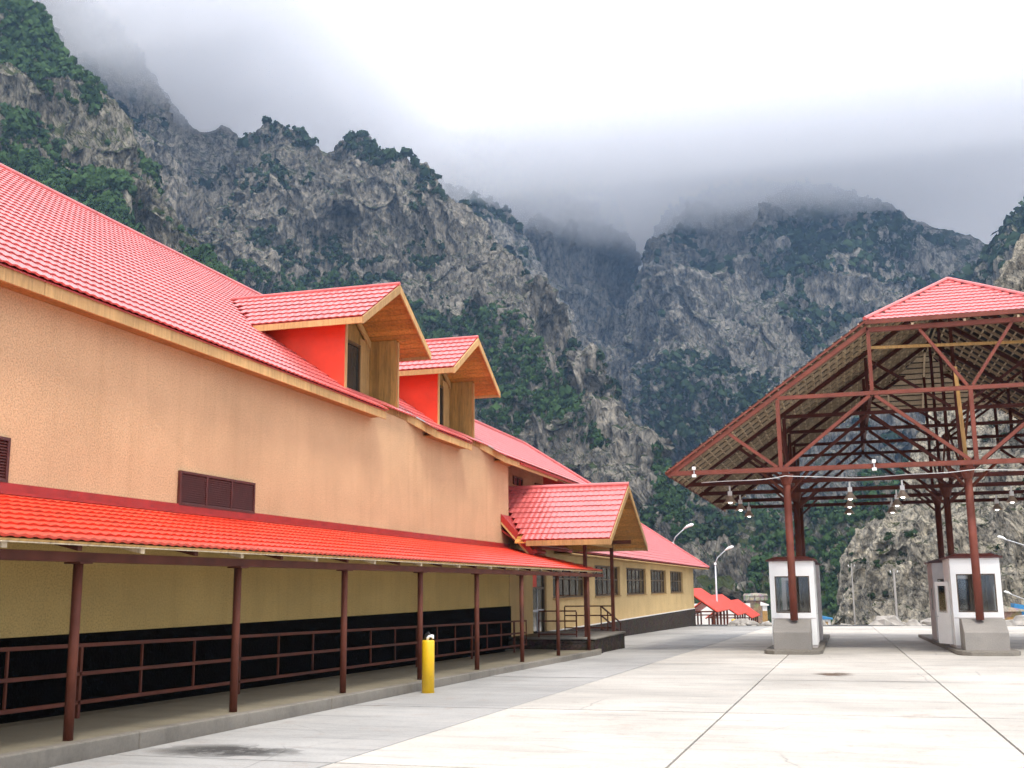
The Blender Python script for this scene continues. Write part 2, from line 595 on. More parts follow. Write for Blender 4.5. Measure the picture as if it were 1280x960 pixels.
M['gravel'] = simple('river gravel', (0.36, 0.33, 0.28), 0.95, 0.4, 0.5, bmp=0.6)
M['boulder'] = simple('pale boulder', (0.34, 0.31, 0.27), 0.95, 0.35, 1.2, bmp=0.6)
M['tower'] = stone_mat('weathered fieldstone', (0.20, 0.13, 0.09), (0.46, 0.33, 0.24), 1.4)
M['thatch'] = stone_mat('stone shingle', (0.30, 0.25, 0.20), (0.62, 0.55, 0.48), 2.0)
M['blue'] = simple('blue sheet', (0.03, 0.20, 0.42), 0.5, 0.15, 2)
m, t, b = mat_new('lit bulb')
b.inputs['Base Color'].default_value = (0.9, 0.9, 0.88, 1)
b.inputs['Emission Color'].default_value = (1, 0.96, 0.9, 1)
b.inputs['Emission Strength'].default_value = 2.0
M['bulb'] = m
# ------------------------------------------------------------------ tiled roofs
TW, TL = 0.183, 0.35
_seg = 6
_wave = [0.016 * (0.5 - 0.5 * math.cos(2 * math.pi * (k / _seg) ** 0.8)) for k in range(_seg + 1)]
def tile_template(w=TW, l=TL):
    """one pressed tile: a wave across, a raised lower lip; local u across, s up the slope, n out of the roof"""
    V, Q = [], []
    for k in range(_seg + 1):
        u = w * k / _seg
        V += [(u, 0.012, _wave[k] - 0.006), (u, 0.0, _wave[k] + 0.027), (u, l * 1.02, _wave[k] - 0.001)]
    for k in range(_seg):
        a, c = 3 * k, 3 * k + 3
        Q += [(a, c, c + 1, a + 1), (a + 1, c + 1, c + 2, a + 2)]
    return np.array(V), np.array(Q)
_TV, _TQ = tile_template()

def tiles(parent, org, udir, sdir, nu, ns, mat, keep=None, n_parts=300, name='tile', w=TW, l=TL):
    """lay nu x ns tiles from org; the nearest n_parts become objects of their own, the rest one mesh"""
    org, U, S = Vector(org), Vector(udir).normalized(), Vector(sdir).normalized()
    Nn = U.cross(S).normalized()
    flip = Nn.z < 0
    if flip:
        Nn = -Nn
    B = np.array([U, S, Nn])
    spots = []
    for j in range(ns):
        for i in range(nu):
            c = org + U * (w * (i + 0.5)) + S * (l * (j + 0.5))
            if keep is None or keep(c, i, j):
                spots.append(((c - Vector((0, 0, EYE))).length, i, j))
    spots.sort()
    V, Q = _TV.copy(), _TQ.copy()
    V[:, 0] *= w / TW
    V[:, 1] *= l / TL
    if flip:
        Q = Q[:, ::-1]
    W3 = V @ B
    near, rest = spots[:n_parts], spots[n_parts:]
    if near:
        me = bpy.data.meshes.new(name)
        me.vertices.add(len(W3))
        me.vertices.foreach_set('co', W3.astype(np.float32).reshape(-1))
        raw_mesh(me, Q, False)
        me.materials.append(mat)
        for d, i, j in near:
            o = bpy.data.objects.new(name, me)
            COL.objects.link(o)
            o.parent = parent
            p = org + U * (w * i) + S * (l * j)
            o.location = p - PW(parent)
    if rest:
        o_ = np.array([org + U * (w * i) + S * (l * j) for d, i, j in rest]) - np.array(PW(parent))
        AV = (o_[:, None, :] + W3[None]).reshape(-1, 3)
        AQ = (np.arange(len(rest))[:, None, None] * len(W3) + Q[None]).reshape(-1, 4)
        o = array_mesh('tile_field', AV, AQ, mat, parent)
        o['kind'] = 'stuff'

def PW(o):
    p = Vector((0, 0, 0))
    while o is not None:
        p += o.location
        o = o.parent
    return p

# ------------------------------------------------------------------ the yard
def sheet(name, poly, mat, parent=None, th=0.1):
    return MB().prism([(x, y, z - th) for x, y, z in poly], (0, 0, th)).build(name, mat, parent)

valley = MB()
valley.add([(-9000, -6000, -26), (9000, -6000, -26), (9000, 12000, -26), (-9000, 12000, -26)], [(0, 1, 2, 3)])
tag(valley.build('ground', M['gravel']), 'pale gravel valley floor beyond the paved yard', 'ground', kind='structure')

XJ = [-7.9, -5.2, -1.8, 1.75, 5.3, 8.85, 12.4, 15.95]
YJ = [-6, 0.0, 5.2, 11.0, 17.35, 24.9, 31.4, 37.9, 44.4, 50.9, 57.4, 63.9, 70.4, 76.9, 83.2]
yard = MB()
yard.prism([(-12.5, -20, gz(-20) - 0.4), (40, -20, gz(-20) - 0.4), (40, 83.3, gz(83.3) - 0.4), (-12.5, 93, gz(93) - 0.4)], (0, 0, 0.36))
yo = yard.build('yard', M['joint'])
tag(yo, 'pale concrete paved yard running from the arcade under the steel canopy', 'pavement', kind='structure')
gap = 0.014
def slab(x0, x1, y0, y1, mat):
    jz = rng.uniform(-0.003, 0.003)
    gy = 0.028
    P = [(x0 + gap, y0 + gy, gz(y0) - 0.05 + jz), (x1 - gap, y0 + gy, gz(y0) - 0.05 + jz), (x1 - gap, y1 - gy, gz(y1) - 0.05 + jz), (x0 + gap, y1 - gy, gz(y1) - 0.05 + jz)]
    MB().prism(P, (0, 0, 0.05)).build('slab', mat, yo)
for i in range(len(XJ) - 1):
    for j in range(len(YJ) - 1):
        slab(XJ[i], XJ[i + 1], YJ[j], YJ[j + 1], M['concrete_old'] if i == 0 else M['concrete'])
for j in range(len(YJ) - 1):
    slab(15.95, 39.8, YJ[j], YJ[j + 1], M['concrete'])
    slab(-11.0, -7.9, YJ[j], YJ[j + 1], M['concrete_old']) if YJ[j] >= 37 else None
# bank below the far edge of the yard and on its right
bank = MB()
bank.add([(-60, 93.2, -1.5), (-12, 93.2, -1.5), (40.5, 83.4, -1.42), (130, 70, -1.0), (130, 160, -14), (40, 190, -22), (-30, 200, -22), (-90, 190, -16), (130, -40, 0.2), (40.2, -20.3, 0.15), (-60, 20, -0.9), (-160, 60, -4),
          (-75, 128, -3.4), (-12, 128, -3.1), (40, 122, -2.9), (130, 112, -2.4)],
         [(0, 1, 13, 12), (1, 2, 14, 13), (2, 3, 15, 14), (12, 13, 6, 7), (13, 14, 5, 6), (14, 15, 4, 5), (8, 3, 2, 9), (10, 1, 0), (11, 10, 0, 12), (11, 12, 7)])
tag(bank.build('bank', M['gravel']), 'stony bank dropping away past the far edge of the yard', 'bank', kind='structure')

# stains on the paving
def blot(name, cx, cy, rx, ry, col, label, cat, seed):
    r_ = np.random.default_rng(seed)
    n = 40
    m_ = MB()
    pts = []
    for k in range(n):
        a = 2 * math.pi * k / n
        q = 1 + 0.22 * math.sin(3 * a + seed) + 0.12 * math.sin(7 * a + 2 * seed) + r_.uniform(-0.08, 0.08)
        x, y = cx + rx * q * math.cos(a), cy + ry * q * math.sin(a)
        pts.append((x, y, gz(y) + 0.0042))
    m_.add(pts, [tuple(range(n))])
    mm, t_, b_ = mat_new(name)
    v_ = coords(t_, 'World')
    al = ramp(t_, noise_n(t_, v_, 3.2, 8, 0.7), [(0.28, (0, 0, 0)), (0.5, (0.92, 0.92, 0.92))]).outputs[0]
    # soft rim
    gc = t_.nodes.new('ShaderNodeTexCoord')
    gm_ = t_.nodes.new('ShaderNodeVectorMath')
    gm_.operation = 'DISTANCE'
    fl = t_.nodes.new('ShaderNodeMapping')
    fl.inputs['Scale'].default_value = (1, 1, 0)
    t_.links.new(gc.outputs['Generated'], fl.inputs['Vector'])
    t_.links.new(fl.outputs[0], gm_.inputs[0])
    gm_.inputs[1].default_value = (0.5, 0.5, 0)
    rim = ramp(t_, gm_.outputs['Value'], [(0.12, (1, 1, 1)), (0.46, (0, 0, 0))]).outputs[0]
    t_.links.new(mixc(t_, 1.0, al, rim, 'MULTIPLY'), b_.inputs['Alpha'])
    b_.inputs['Base Color'].default_value = (*col, 1)
    b_.inputs['Roughness'].default_value = 0.75
    o = m_.build(name, mm)
    return tag(o, label, cat, kind='stuff')
blot('oil_stain', -6.95, 11.6, 1.0, 0.6, (0.055, 0.05, 0.045), 'dark oil stain on the grey paving by the kerb', 'stain', 2)
blot('dirt_stain', -0.25, 27.1, 0.5, 0.75, (0.12, 0.07, 0.04), 'brown dirt stain on pale paving between the canopy islands', 'stain', 5)

# walkway with its kerb
KX0, KX1 = -8.12, -7.72
def kx(y):
    return KX0 + (KX1 - KX0) * (y - 9.5) / 26.5
wm = MB()
ys = np.linspace(-6, 36.3, 30)
wk = empty('walkway')
tag(wk, 'raised concrete walkway with a worn kerb under the red awning', 'walkway', kind='structure')
P = [(-10.45, -6, gz(-6) - 0.1), (kx(-6) - 0.16, -6, gz(-6) - 0.1), (kx(36.3) - 0.16, 36.3, gz(36.3) - 0.1), (-10.45, 36.3, gz(36.3) - 0.1)]
MB().prism(P, (0, 0, 0.246)).build('walk_slab', M['walk'], wk)
MB().prism([(-11.2, 36.3, gz(36.3) - 0.1), (kx(36.3) - 0.16, 36.3, gz(36.3) - 0.1), (kx(36.3) - 0.16, 37.2, gz(36.3) - 0.1), (-11.2, 37.2, gz(36.3) - 0.1)], (0, 0, 0.24)).build('walk_slab', M['walk'], wk)
yk = -6.0
while yk < 36.0:
    L = min(rng.uniform(2.4, 3.6), 36.4 - yk)
    y0, y1 = yk + 0.006, yk + L - 0.006
    dz, dx = rng.uniform(-0.006, 0.006), rng.uniform(-0.008, 0.008)
    P = [(kx(y0) - 0.158 + dx, y0, gz(y0) - 0.08), (kx(y0) + dx, y0, gz(y0) - 0.08), (kx(y1) + dx, y1, gz(y1) - 0.08), (kx(y1) - 0.158 + dx, y1, gz(y1) - 0.08)]
    MB().prism(P, (0, 0, 0.235 + dz)).build('kerb_stone', M['kerb'], wk, bevel=0.02)
    yk += L

# ------------------------------------------------------------------ main hall
WX = -11.0
hall = empty('customs_hall', (0, 0, 0))
tag(hall, 'long tan stucco hall with red tiled roof and two gabled dormers', 'building')
Y0, Y1 = -8.0, 36.95
SL = R(35)
TS, CS, SS = math.tan(SL), math.cos(SL), math.sin(SL)
EX, EZ = -10.55, 5.97                    # eave of the tile surface
def roof_z(x):
    return EZ + (EX - x) * TS
D1, D2 = 25.1, 31.45
RC = 0.82                                # depth of the dormer recess
CK = 1.65                                # half width between the dormer cheeks
# outer wall, its top following the eave
MB().box((WX - 0.4, Y0, 2.96), (WX, Y1, 6.12)).build('wall', M['stucco'], hall)
MB().box((WX - 0.4, Y0, 1.0), (WX, Y1, 2.958)).build('lower_wall', M['lower'], hall)
MB().box((-25.6, Y1 - 0.4, -1.0), (WX - 0.42, Y1 - 0.002, 6.0)).build('end_wall', M['stucco'], hall)
gab = MB().prism([(-25.6, Y1 - 0.4, 6.002), (-10.95, Y1 - 0.4, 6.002), (-18.25, Y1 - 0.4, roof_z(-18.25) - 0.1)], (0, 0.39, 0))
gab.build('end_gable', M['stucco'], hall)
# dark base in the light well
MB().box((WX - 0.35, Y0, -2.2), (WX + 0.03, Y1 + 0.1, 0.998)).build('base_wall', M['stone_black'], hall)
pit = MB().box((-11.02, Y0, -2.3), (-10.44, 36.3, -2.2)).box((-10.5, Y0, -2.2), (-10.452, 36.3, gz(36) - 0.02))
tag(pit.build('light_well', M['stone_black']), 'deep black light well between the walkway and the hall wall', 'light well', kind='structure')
# eave fascia boards, cut away below each dormer
def fascia_run(y0, y1, x=-10.6):
    n = max(1, round((y1 - y0) / 4.2))
    for k in range(n):
        a, b = y0 + (y1 - y0) * k / n, y0 + (y1 - y0) * (k + 1) / n
        MB().box((x - 0.03, a + 0.004, 5.74), (x + 0.012, b - 0.004, 5.955)).build('fascia_board', M['wood_pale'], hall)
fascia_run(-8, 25.05)
fascia_run(28.65, 31.75)
fascia_run(35.3, 42.4)
for ya, yb in ((27.35, 28.65), (33.7, 35.3)):
    MB().prism([(WX + 0.01, ya, 6.05), (WX + 0.01, ya, 6.26), (-10.6, yb, 5.955), (-10.6, yb, 5.74)], (-0.03, 0.02, 0)).build('fascia_board', M['wood_pale'], hall)
    MB().beam((WX + 0.03, ya - 0.05, 6.285), (-10.57, yb, 5.985), 0.05, 0.03).build('drip_edge', M['galv'], hall)
# boards closing the wall head beside each dormer
for ya, yb in ((25.06, 27.4), (31.76, 33.72)):
    MB().prism([(WX + 0.004, ya, 6.10), (WX + 0.004, ya, 6.22), (WX + 0.004, yb, 6.26), (WX + 0.004, yb, 6.06)], (0.025, 0, 0)).build('apron_board', M['wood_dull'], hall)
# soffit behind the fascia
for ya, yb in ((Y0, 25.05), (28.65, 31.75), (35.3, 36.9)):
    MB().box((WX + 0.002, ya, 5.80), (-10.632, yb, 5.83)).build('soffit', M['wood_dull'], hall)
# roof body under the tiles
roof = empty('roof', (0, 0, 0), hall)
RX, RZ = -18.25, roof_z(-18.25)
def roof_slab(y0, y1, x0, x1):
    m_ = MB()
    o = 0.03
    P = [(x0, y0, roof_z(x0) - o), (x0, y1, roof_z(x0) - o), (x1, y1, roof_z(x1) - o), (x1, y0, roof_z(x1) - o)]
    m_.prism([(x, y, z - 0.02) for x, y, z in P], (0, 0, 0.02))
    return m_.build('roof_deck', M['red_metal'], roof)
roof_slab(Y0, 23.4, -10.56, -12.4)
roof_slab(23.4, 25.0, -10.56, -11.0)
roof_slab(26.82, 29.75, -11.0, -12.4)
roof_slab(28.65, 29.75, -10.56, -10.998)
roof_slab(29.75, 31.7, -10.56, -11.0)
roof_slab(33.17, 37.0, -11.0, -12.4)
roof_slab(35.3, 37.0, -10.56, -10.998)
roof_slab(Y0, 37.0, -12.42, RX)
MB().prism([(RX, Y0, RZ - 0.13), (-25.9, Y0, 5.85), (-25.9, 37.0, 5.85), (RX, 37.0, RZ - 0.13)], (0, 0, 0.1)).build('roof_deck', M['red_metal'], roof)
def eave_x(y):
    for ya, yb, yc in ((25.05, 27.35, 28.65), (31.75, 33.7, 35.3)):
        if ya <= y < yb:
            return WX + 0.02
        if yb <= y < yc:
            return WX + (y - yb) / (yc - yb) * 0.45
    return EX
def keep_main(c, i, j):
    if c.x > eave_x(c.y) + 0.1:
        return False
    for dc in (D1, D2):
        if abs(c.y - dc) < CK + 0.02 and -11.85 < c.x < -11.05:
            return False
    return True
nS = int((EX - RX) / CS / TL) + 1
tiles(roof, (EX, 9.0, EZ), (0, 1, 0), (-CS, 0, SS), int(28.0 / TW), nS, M['tile'], keep_main)
for k in range(10):
    y0 = Y0 + k * 4.5
    MB().tube([(RX, y0 + 0.01, RZ + 0.03), (RX, min(y0 + 4.49, 37.0), RZ + 0.03)], 0.075, 10).build('ridge_cap', M['tile'], roof)

# lower far section of the hall, hipped at its end
FRX, FRZ, FY = -13.45, roof_z(-13.45), 50.4
fs = MB()
ye = FY - (FRX - EX) * -1
fs.prism([(EX, 37.02, EZ - 0.13), (EX, FY, EZ - 0.13), (FRX, FY - 2.9, FRZ - 0.13), (FRX, 37.02, FRZ - 0.13)], (0, 0, 0.1))
fs.build('roof_deck', M['red_metal'], roof)
MB().prism([(EX, FY, EZ - 0.13), (-16.35, FY, EZ - 0.13), (FRX, FY - 2.9, FRZ - 0.13)], (0, 0, 0.1)).build('roof_deck', M['red_metal'], roof)
MB().prism([(FRX, 37.02, FRZ - 0.13), (FRX, FY - 2.9, FRZ - 0.13), (-16.35, FY, EZ - 0.13), (-16.35, 37.02, EZ - 0.13)], (0, 0, 0.1)).build('roof_deck', M['red_metal'], roof)
far_sec = empty('roof', (0, 0, 0), hall)
tiles(far_sec, (EX, 37.05, EZ), (0, 1, 0), (-CS, 0, SS), int(13.3 / TW), 10, M['tile'], lambda c, i, j: c.y < FY - (EX - c.x) - 0.1 and c.x > FRX + 0.05, 0)
MB().tube([(FRX, 37.02, FRZ + 0.03), (FRX, FY - 2.9, FRZ + 0.03), (EX, FY, EZ + 0.05)], 0.1, 8).build('ridge_cap', M['tile'], far_sec)
UX = -12.7
MB().box((UX - 0.3, Y1, 3.0), (UX, FY - 2.2, 7.25)).build('wall', M['stucco'], hall)
MB().box((UX - 0.31, FY - 0.9, 3.0), (UX - 3.6, FY - 1.2, 5.85)).build('wall', M['stucco'], hall)
MB().box((-10.63, 42.45, 5.80), (-10.59, FY, 5.93)).build('fascia_board', M['wood_dull'], hall)
MB().prism([(UX + 0.002, Y1, 5.5), (UX + 0.002, Y1, 5.92), (UX + 0.002, 43.2, 5.62), (UX + 0.002, 43.2, 5.5)], (0.05, 0, 0)).build('flashing', M['red_metal'], hall)
for yw in (44.0, 47.4):
    w_ = empty('window', (0, 0, 0), hall)
    fr = MB()
    za, zb = 5.78, 6.14
    for a, b in (((UX + 0.004, yw - 0.7, za), (UX + 0.05, yw - 0.6, zb)), ((UX + 0.004, yw + 0.6, za), (UX + 0.05, yw + 0.7, zb)), ((UX + 0.004, yw - 0.6, zb - 0.06), (UX + 0.05, yw + 0.6, zb)), ((UX + 0.004, yw - 0.04, za), (UX + 0.05, yw + 0.04, zb - 0.06))):
        fr.box(a, b)
    fr.build('frame', M['frame'], w_)
    MB().box((UX + 0.003, yw - 0.6, za), (UX + 0.02, yw + 0.6, zb - 0.06)).build('pane', M['glass'], w_)

# louvred vents
def vent(y0, y1, z0, z1, cols):
    v = empty('louvre_vent', (0, 0, 0), hall)
    f = MB()
    x = WX + 0.003
    f.box((x, y0, z1 - 0.045), (x + 0.05, y1, z1)).box((x, y0, z0), (x + 0.05, y1, z0 + 0.04)).box((x, y0, z0 + 0.04), (x + 0.05, y0 + 0.05, z1 - 0.045)).box((x, y1 - 0.05, z0 + 0.04), (x + 0.05, y1, z1 - 0.045))
    for k in range(1, cols):
        yy = y0 + (y1 - y0) * k / cols
        f.box((x, yy - 0.02, z0 + 0.04), (x + 0.05, yy + 0.02, z1 - 0.045))
    f.build('frame', M['louver'], v)
    MB().box((x, y0 + 0.05, z0 + 0.04), (x + 0.008, y1 - 0.05, z1 - 0.045)).build('backing', M['black'], v)
    n = 13
    sl = MB().add([(0.045, 0, -0.028), (0.045, y1 - y0 - 0.1, -0.028), (0.01, y1 - y0 - 0.1, 0.018), (0.01, 0, 0.018), (0.041, 0, -0.032), (0.041, y1 - y0 - 0.1, -0.032), (0.006, y1 - y0 - 0.1, 0.014), (0.006, 0, 0.014)],
                  [(0, 1, 2, 3), (7, 6, 5, 4), (0, 4, 5, 1), (2, 6, 7, 3), (0, 3, 7, 4), (1, 5, 6, 2)])
    for k in range(n):
        zz = z0 + 0.07 + (z1 - z0 - 0.13) * k / (n - 1)
        if k == 0:
            o = sl.build('slat', M['louver'], v)
            me = o.data
        else:
            o = link('slat', me, None, v)
        o.location = (x, y0 + 0.05, zz)
vent(16.78, 19.38, 3.08, 3.68, 3)
vent(10.0, 12.62, 3.10, 3.72, 3)

# dormers
def dormer(yc, extra):
    d = empty('dormer', (0, 0, 0), hall)
    gx = -10.3                            # gable plane
    az, ez, hw = 9.1, 7.78, 2.2           # ridge height, eave height, half width over the eaves
    sl = math.atan2(az - ez, hw)
    back = EX - (az - EZ) / TS            # where the ridge meets the main roof
    ebk = EX - (ez - EZ) / TS
    for s in (-1, 1):
        # tiles on the slope: u along x, s up
        org = (gx - 0.02, yc + s * hw, ez + 0.07)
        U = (-1, 0, 0)
        S = (0, -s * math.cos(sl), math.sin(sl))
        nr = int(round(hw / math.cos(sl) / 0.36))
        tiles(d, org, U, S, 27, nr, M['tile'], lambda c, i, j: c.z > roof_z(c.x) + 0.02, 260 if s < 0 else 0, 'tile', TW, hw / math.cos(sl) / nr)
        # deck and wooden boards of the soffit below
        P = [(gx, yc + s * hw, ez + 0.03), (gx, yc, az + 0.03), (back, yc, az + 0.03), (ebk, yc + s * hw, ez + 0.03)]
        MB().prism(P, (0, 0, 0.03)).build('deck', M['red_metal'], d)
        nb = 14
        for k in range(nb):
            f0, f1 = k / nb + 0.004, (k + 1) / nb - 0.004
            ya, za = yc + s * hw * (1 - f0), ez + (az - ez) * f0
            yb, zb = yc + s * hw * (1 - f1), ez + (az - ez) * f1
            xb = -12.6
            MB().prism([(gx - 0.03, ya, za - 0.03), (gx - 0.03, yb, zb - 0.03), (xb, yb, zb - 0.03), (xb, ya, za - 0.03)], (0, 0, 0.05)).build('soffit_board', M['wood'], d)
        # bargeboard and eave board
        MB().prism([(gx, yc + s * (hw + 0.02), ez - 0.12), (gx, yc + s * (hw + 0.02), ez + 0.06), (gx, yc, az + 0.06), (gx, yc, az - 0.15)], (0.04, 0, 0)).build('bargeboard', M['wood_pale'], d)
        MB().box((ebk - 0.1, yc + s * hw - 0.02, ez - 0.10), (gx - 0.002, yc + s * hw + 0.02, ez + 0.045)).build('eave_board', M['wood_pale'], d)
        # cheek
        yk_ = yc + s * CK
        ctop = az - (az - ez) * CK / hw - 0.06
        xk = EX - (ctop - EZ) / TS
        t0 = 0.06 * s
        MB().prism([(WX + 0.005, yk_ - t0, roof_z(WX) - 0.12), (WX + 0.005, yk_ - t0, ctop), (xk, yk_ - t0, ctop)], (0, t0, 0)).build('cheek', M['red_cheek'], d)
        MB().box((WX + 0.007, yk_ - 0.07 if s > 0 else yk_ - 0.005, 6.12), (WX + 0.045, yk_ + 0.005 if s > 0 else yk_ + 0.07, ctop + 0.02)).build('corner_trim', M['wood_pale'], d)
        # vertical boards lining the inside of the cheek
        nbv = 5
        for k in range(nbv):
            x0, x1 = WX - 0.002 - RC * k / nbv, WX - 0.002 - RC * (k + 1) / nbv + 0.006
            zz = az - (az - ez) * (CK - 0.1) / hw - 0.05
            MB().box((x1, yk_ - s * 0.10 if s > 0 else yk_ + 0.065, 6.1), (x0, yk_ - 0.065 if s > 0 else yk_ + 0.10, zz)).build('lining_board', M['wood_dull'], d)
    MB().tube([(gx + 0.02, yc, az + 0.10), (back - 0.05, yc, az + 0.10)], 0.05, 8).build('ridge_cap', M['tile'], d)
    # recessed front wall with its window
    fx = WX - RC
    zt = az - (az - ez) * (CK - 0.1) / hw - 0.05
    MB().prism([(fx, yc - CK + 0.101, 6.1), (fx, yc + CK - 0.101, 6.1), (fx, yc + CK - 0.101, zt), (fx, yc, az - 0.05), (fx, yc - CK + 0.101, zt)], (-0.05, 0, 0)).build('front_panel', M['wood_dull'], d)
    MB().box((WX - RC, yc - CK + 0.1, 6.09), (WX + 0.02, yc + CK - 0.1, 6.125)).build('ledge', M['red_metal'], d)
    MB().box((fx + 0.003, yc + 0.95, 6.126), (fx + 0.05, yc + CK - 0.101, zt - 0.02)).build('front_board', M['wood_pale'], d)
    for s in (-1, 1):
        MB().prism([(fx + 0.052, yc + s * (CK - 0.11), zt - 0.2), (fx + 0.052, yc + s * (CK - 0.11), zt), (fx + 0.052, yc, az - 0.06), (fx + 0.052, yc, az - 0.28)], (0.05, 0, 0)).build('gable_trim', M['wood_pale'], d)
    w_ = MB()
    for a, b in (((0.005, -1.3, 6.2), (0.07, -1.2, 7.9)), ((0.005, 0.85, 6.2), (0.07, 0.94, 7.9)), ((0.005, -0.2, 6.28), (0.07, -0.12, 7.82)), ((0.005, -1.2, 6.2), (0.07, 0.85, 6.28)), ((0.005, -1.2, 7.82), (0.07, 0.85, 7.9))):
        w_.box((fx + a[0], yc + a[1], a[2]), (fx + b[0], yc + b[1], b[2]))
    w_.build('window_frame', M['frame'], d)
    MB().box((fx + 0.003, yc - 1.2, 6.28), (fx + 0.03, yc + 0.85, 7.82)).build('pane', M['glass'], d)
    return d
dormer(D1, 0)
dormer(D2, 1)
# ------------------------------------------------------------------ awning along the hall
aw = empty('awning', (0, 0, 0))
tag(aw, 'long orange red tiled awning on brown posts along the hall wall', 'awning')
AX0, AZ0, AX1, AZ1 = -7.98, 2.16, -10.96, 2.93
asl = math.atan2(AZ1 - AZ0, AX0 - AX1)
AY0, AY1 = 3.0, 38.2
tiles(aw, (AX0, AY0, AZ0), (0, 1, 0), (-math.cos(asl), 0, math.sin(asl)), int((AY1 - AY0) / TW), 9, M['tile_orange'], lambda c, i, j: c.x > -10.95 or c.y < 36.9, 300, 'tile', TW, (AX0 - AX1) / math.cos(asl) / 9)
MB().prism([(AX0, AY0, AZ0 - 0.035), (AX0, AY1, AZ0 - 0.035), (AX1, AY1, AZ1 - 0.035), (AX1, AY0, AZ1 - 0.035)], (0, 0, 0.02)).build('roof_deck', M['wood_dull'], aw)
MB().box((AX0 - 0.03, AY0, AZ0 - 0.05), (AX0 - 0.012, AY1, AZ0 - 0.036)).build('eave_trim', M['batten'], aw)
MB().box((-10.998, AY0, 2.93), (-10.955, 36.9, 3.10)).build('flashing', M['red_metal'], aw)
MB().box((-10.953, AY0, 2.925), (-10.80, 36.9, 2.965)).build('flashing_foot', M['red_metal'], aw)
PX = -8.30
PYS = [3.9, 7.4, 10.9, 14.35, 17.85, 21.35, 24.85, 28.45, 32.1, 35.95]
def px_(y):
    return kx(y) - 0.30
for y in PYS:
    zb = gz(y) + 0.146
    MB().tube([(px_(y), y, zb), (px_(y), y, 1.94)], 0.055, 14).build('post', M['steel'], aw, True)
    MB().box((px_(y) - 0.11, y - 0.11, 1.925), (px_(y) + 0.11, y + 0.11, 1.945)).build('cap_plate', M['steel'], aw)
MB().prism([(px_(AY0) - 0.06, AY0, 1.946), (px_(AY0) + 0.06, AY0, 1.946), (px_(AY1) + 0.06, AY1 - 0.1, 1.946), (px_(AY1) - 0.06, AY1 - 0.1, 1.946)], (0, 0, 0.11)).build('eave_beam', M['steel'], aw)
yr = AY0 + 0.5
k = 0
while yr < AY1 - 0.1:
    # rafter
    z0 = 2.16 - 0.045
    MB().prism([(AX0 - 0.12, yr - 0.04, z0 + 0.03 - 0.09), (AX0 - 0.12, yr - 0.04, z0 + 0.028), (AX1 + 0.05, yr - 0.04, AZ1 - 0.055), (AX1 + 0.05, yr - 0.04, AZ1 - 0.175)], (0, 0.08, 0)).build('rafter', M['batten'] if k % 2 else M['steel'], aw)
    yr += 1.17
    k += 1

# ------------------------------------------------------------------ railing of the light well
rail = empty('railing', (0, 0, 0))
tag(rail, 'long brown three-rail railing guarding the black light well', 'railing')
RXX = -9.95
def rz(y, h):
    return gz(y) + (0.35, 0.725, 1.10)[h]
ystat = [13.07 + 1.39 * k for k in range(-8, 17)]
for h in (0, 1, 2):
    MB().beam((RXX, ystat[0], rz(ystat[0], h)), (RXX, ystat[-1], rz(ystat[-1], h)), 0.05, 0.05).build('rail', M['steel'], rail)
for k, y in enumerate(ystat):
    thick = (k - 8) % 3 == 0
    w = 0.05 if thick else 0.03
    zb = gz(y) + 0.146 if thick else rz(y, 0) + 0.025
    MB().box((RXX - w / 2, y - w / 2, zb), (RXX + w / 2, y + w / 2, rz(y, 2) - 0.024)).build('baluster', M['steel'], rail)

# ------------------------------------------------------------------ low wing with the long windows
wing = empty('low_wing', (0, 0, 0))
tag(wing, 'low cream wing with dark stone plinth, wide windows and red hipped roof', 'building')
WY0, WY1 = 37.02, 86.5
WXX = -11.0
WINS = [(43.0, 48.95), (50.85, 56.95), (58.8, 64.9), (66.6, 72.6), (74.5, 80.55)]
WZ0, WZ1 = 1.19, 2.63
# wall built round its openings
segs = [(WY0, 40.0, -0.08, 3.1), (40.0, 42.0, 2.12, 3.1), (42.0, 43.0, -0.08, 3.1)]
for k, (a, b) in enumerate(WINS):
    segs += [(a, b, -0.08, WZ0), (a, b, WZ1, 3.1)]
    nxt = WINS[k + 1][0] if k < 4 else WY1
    segs.append((b, nxt, -0.08, 3.1))
wm = MB()
for a, b, z0, z1 in segs:
    wm.box((WXX - 0.35, a, z0), (WXX, b, z1))
wm.build('wall', M['stucco_low'], wing)
MB().box((-24, WY1 - 0.35, -0.08), (WXX - 0.352, WY1, 3.1)).build('wall', M['stucco_low'], wing)
MB().box((-24, 37.5, 0.2), (-14, WY1 - 0.4, 3.0)).build('inner_wall', M['stucco_low'], wing)
MB().box((WXX - 0.4, 42.02, -2.6), (WXX + 0.06, WY1 + 0.06, -0.082)).build('plinth', M['stone'], wing)
MB().box((-24, WY1 - 0.3, -2.6), (WXX - 0.402, WY1 + 0.06, -0.082)).build('plinth', M['stone'], wing)
MB().box((WXX + 0.002, 42.2, -0.08), (WXX + 0.045, WY1 + 0.03, -0.03)).build('plinth_cap', M['white_wall'], wing)
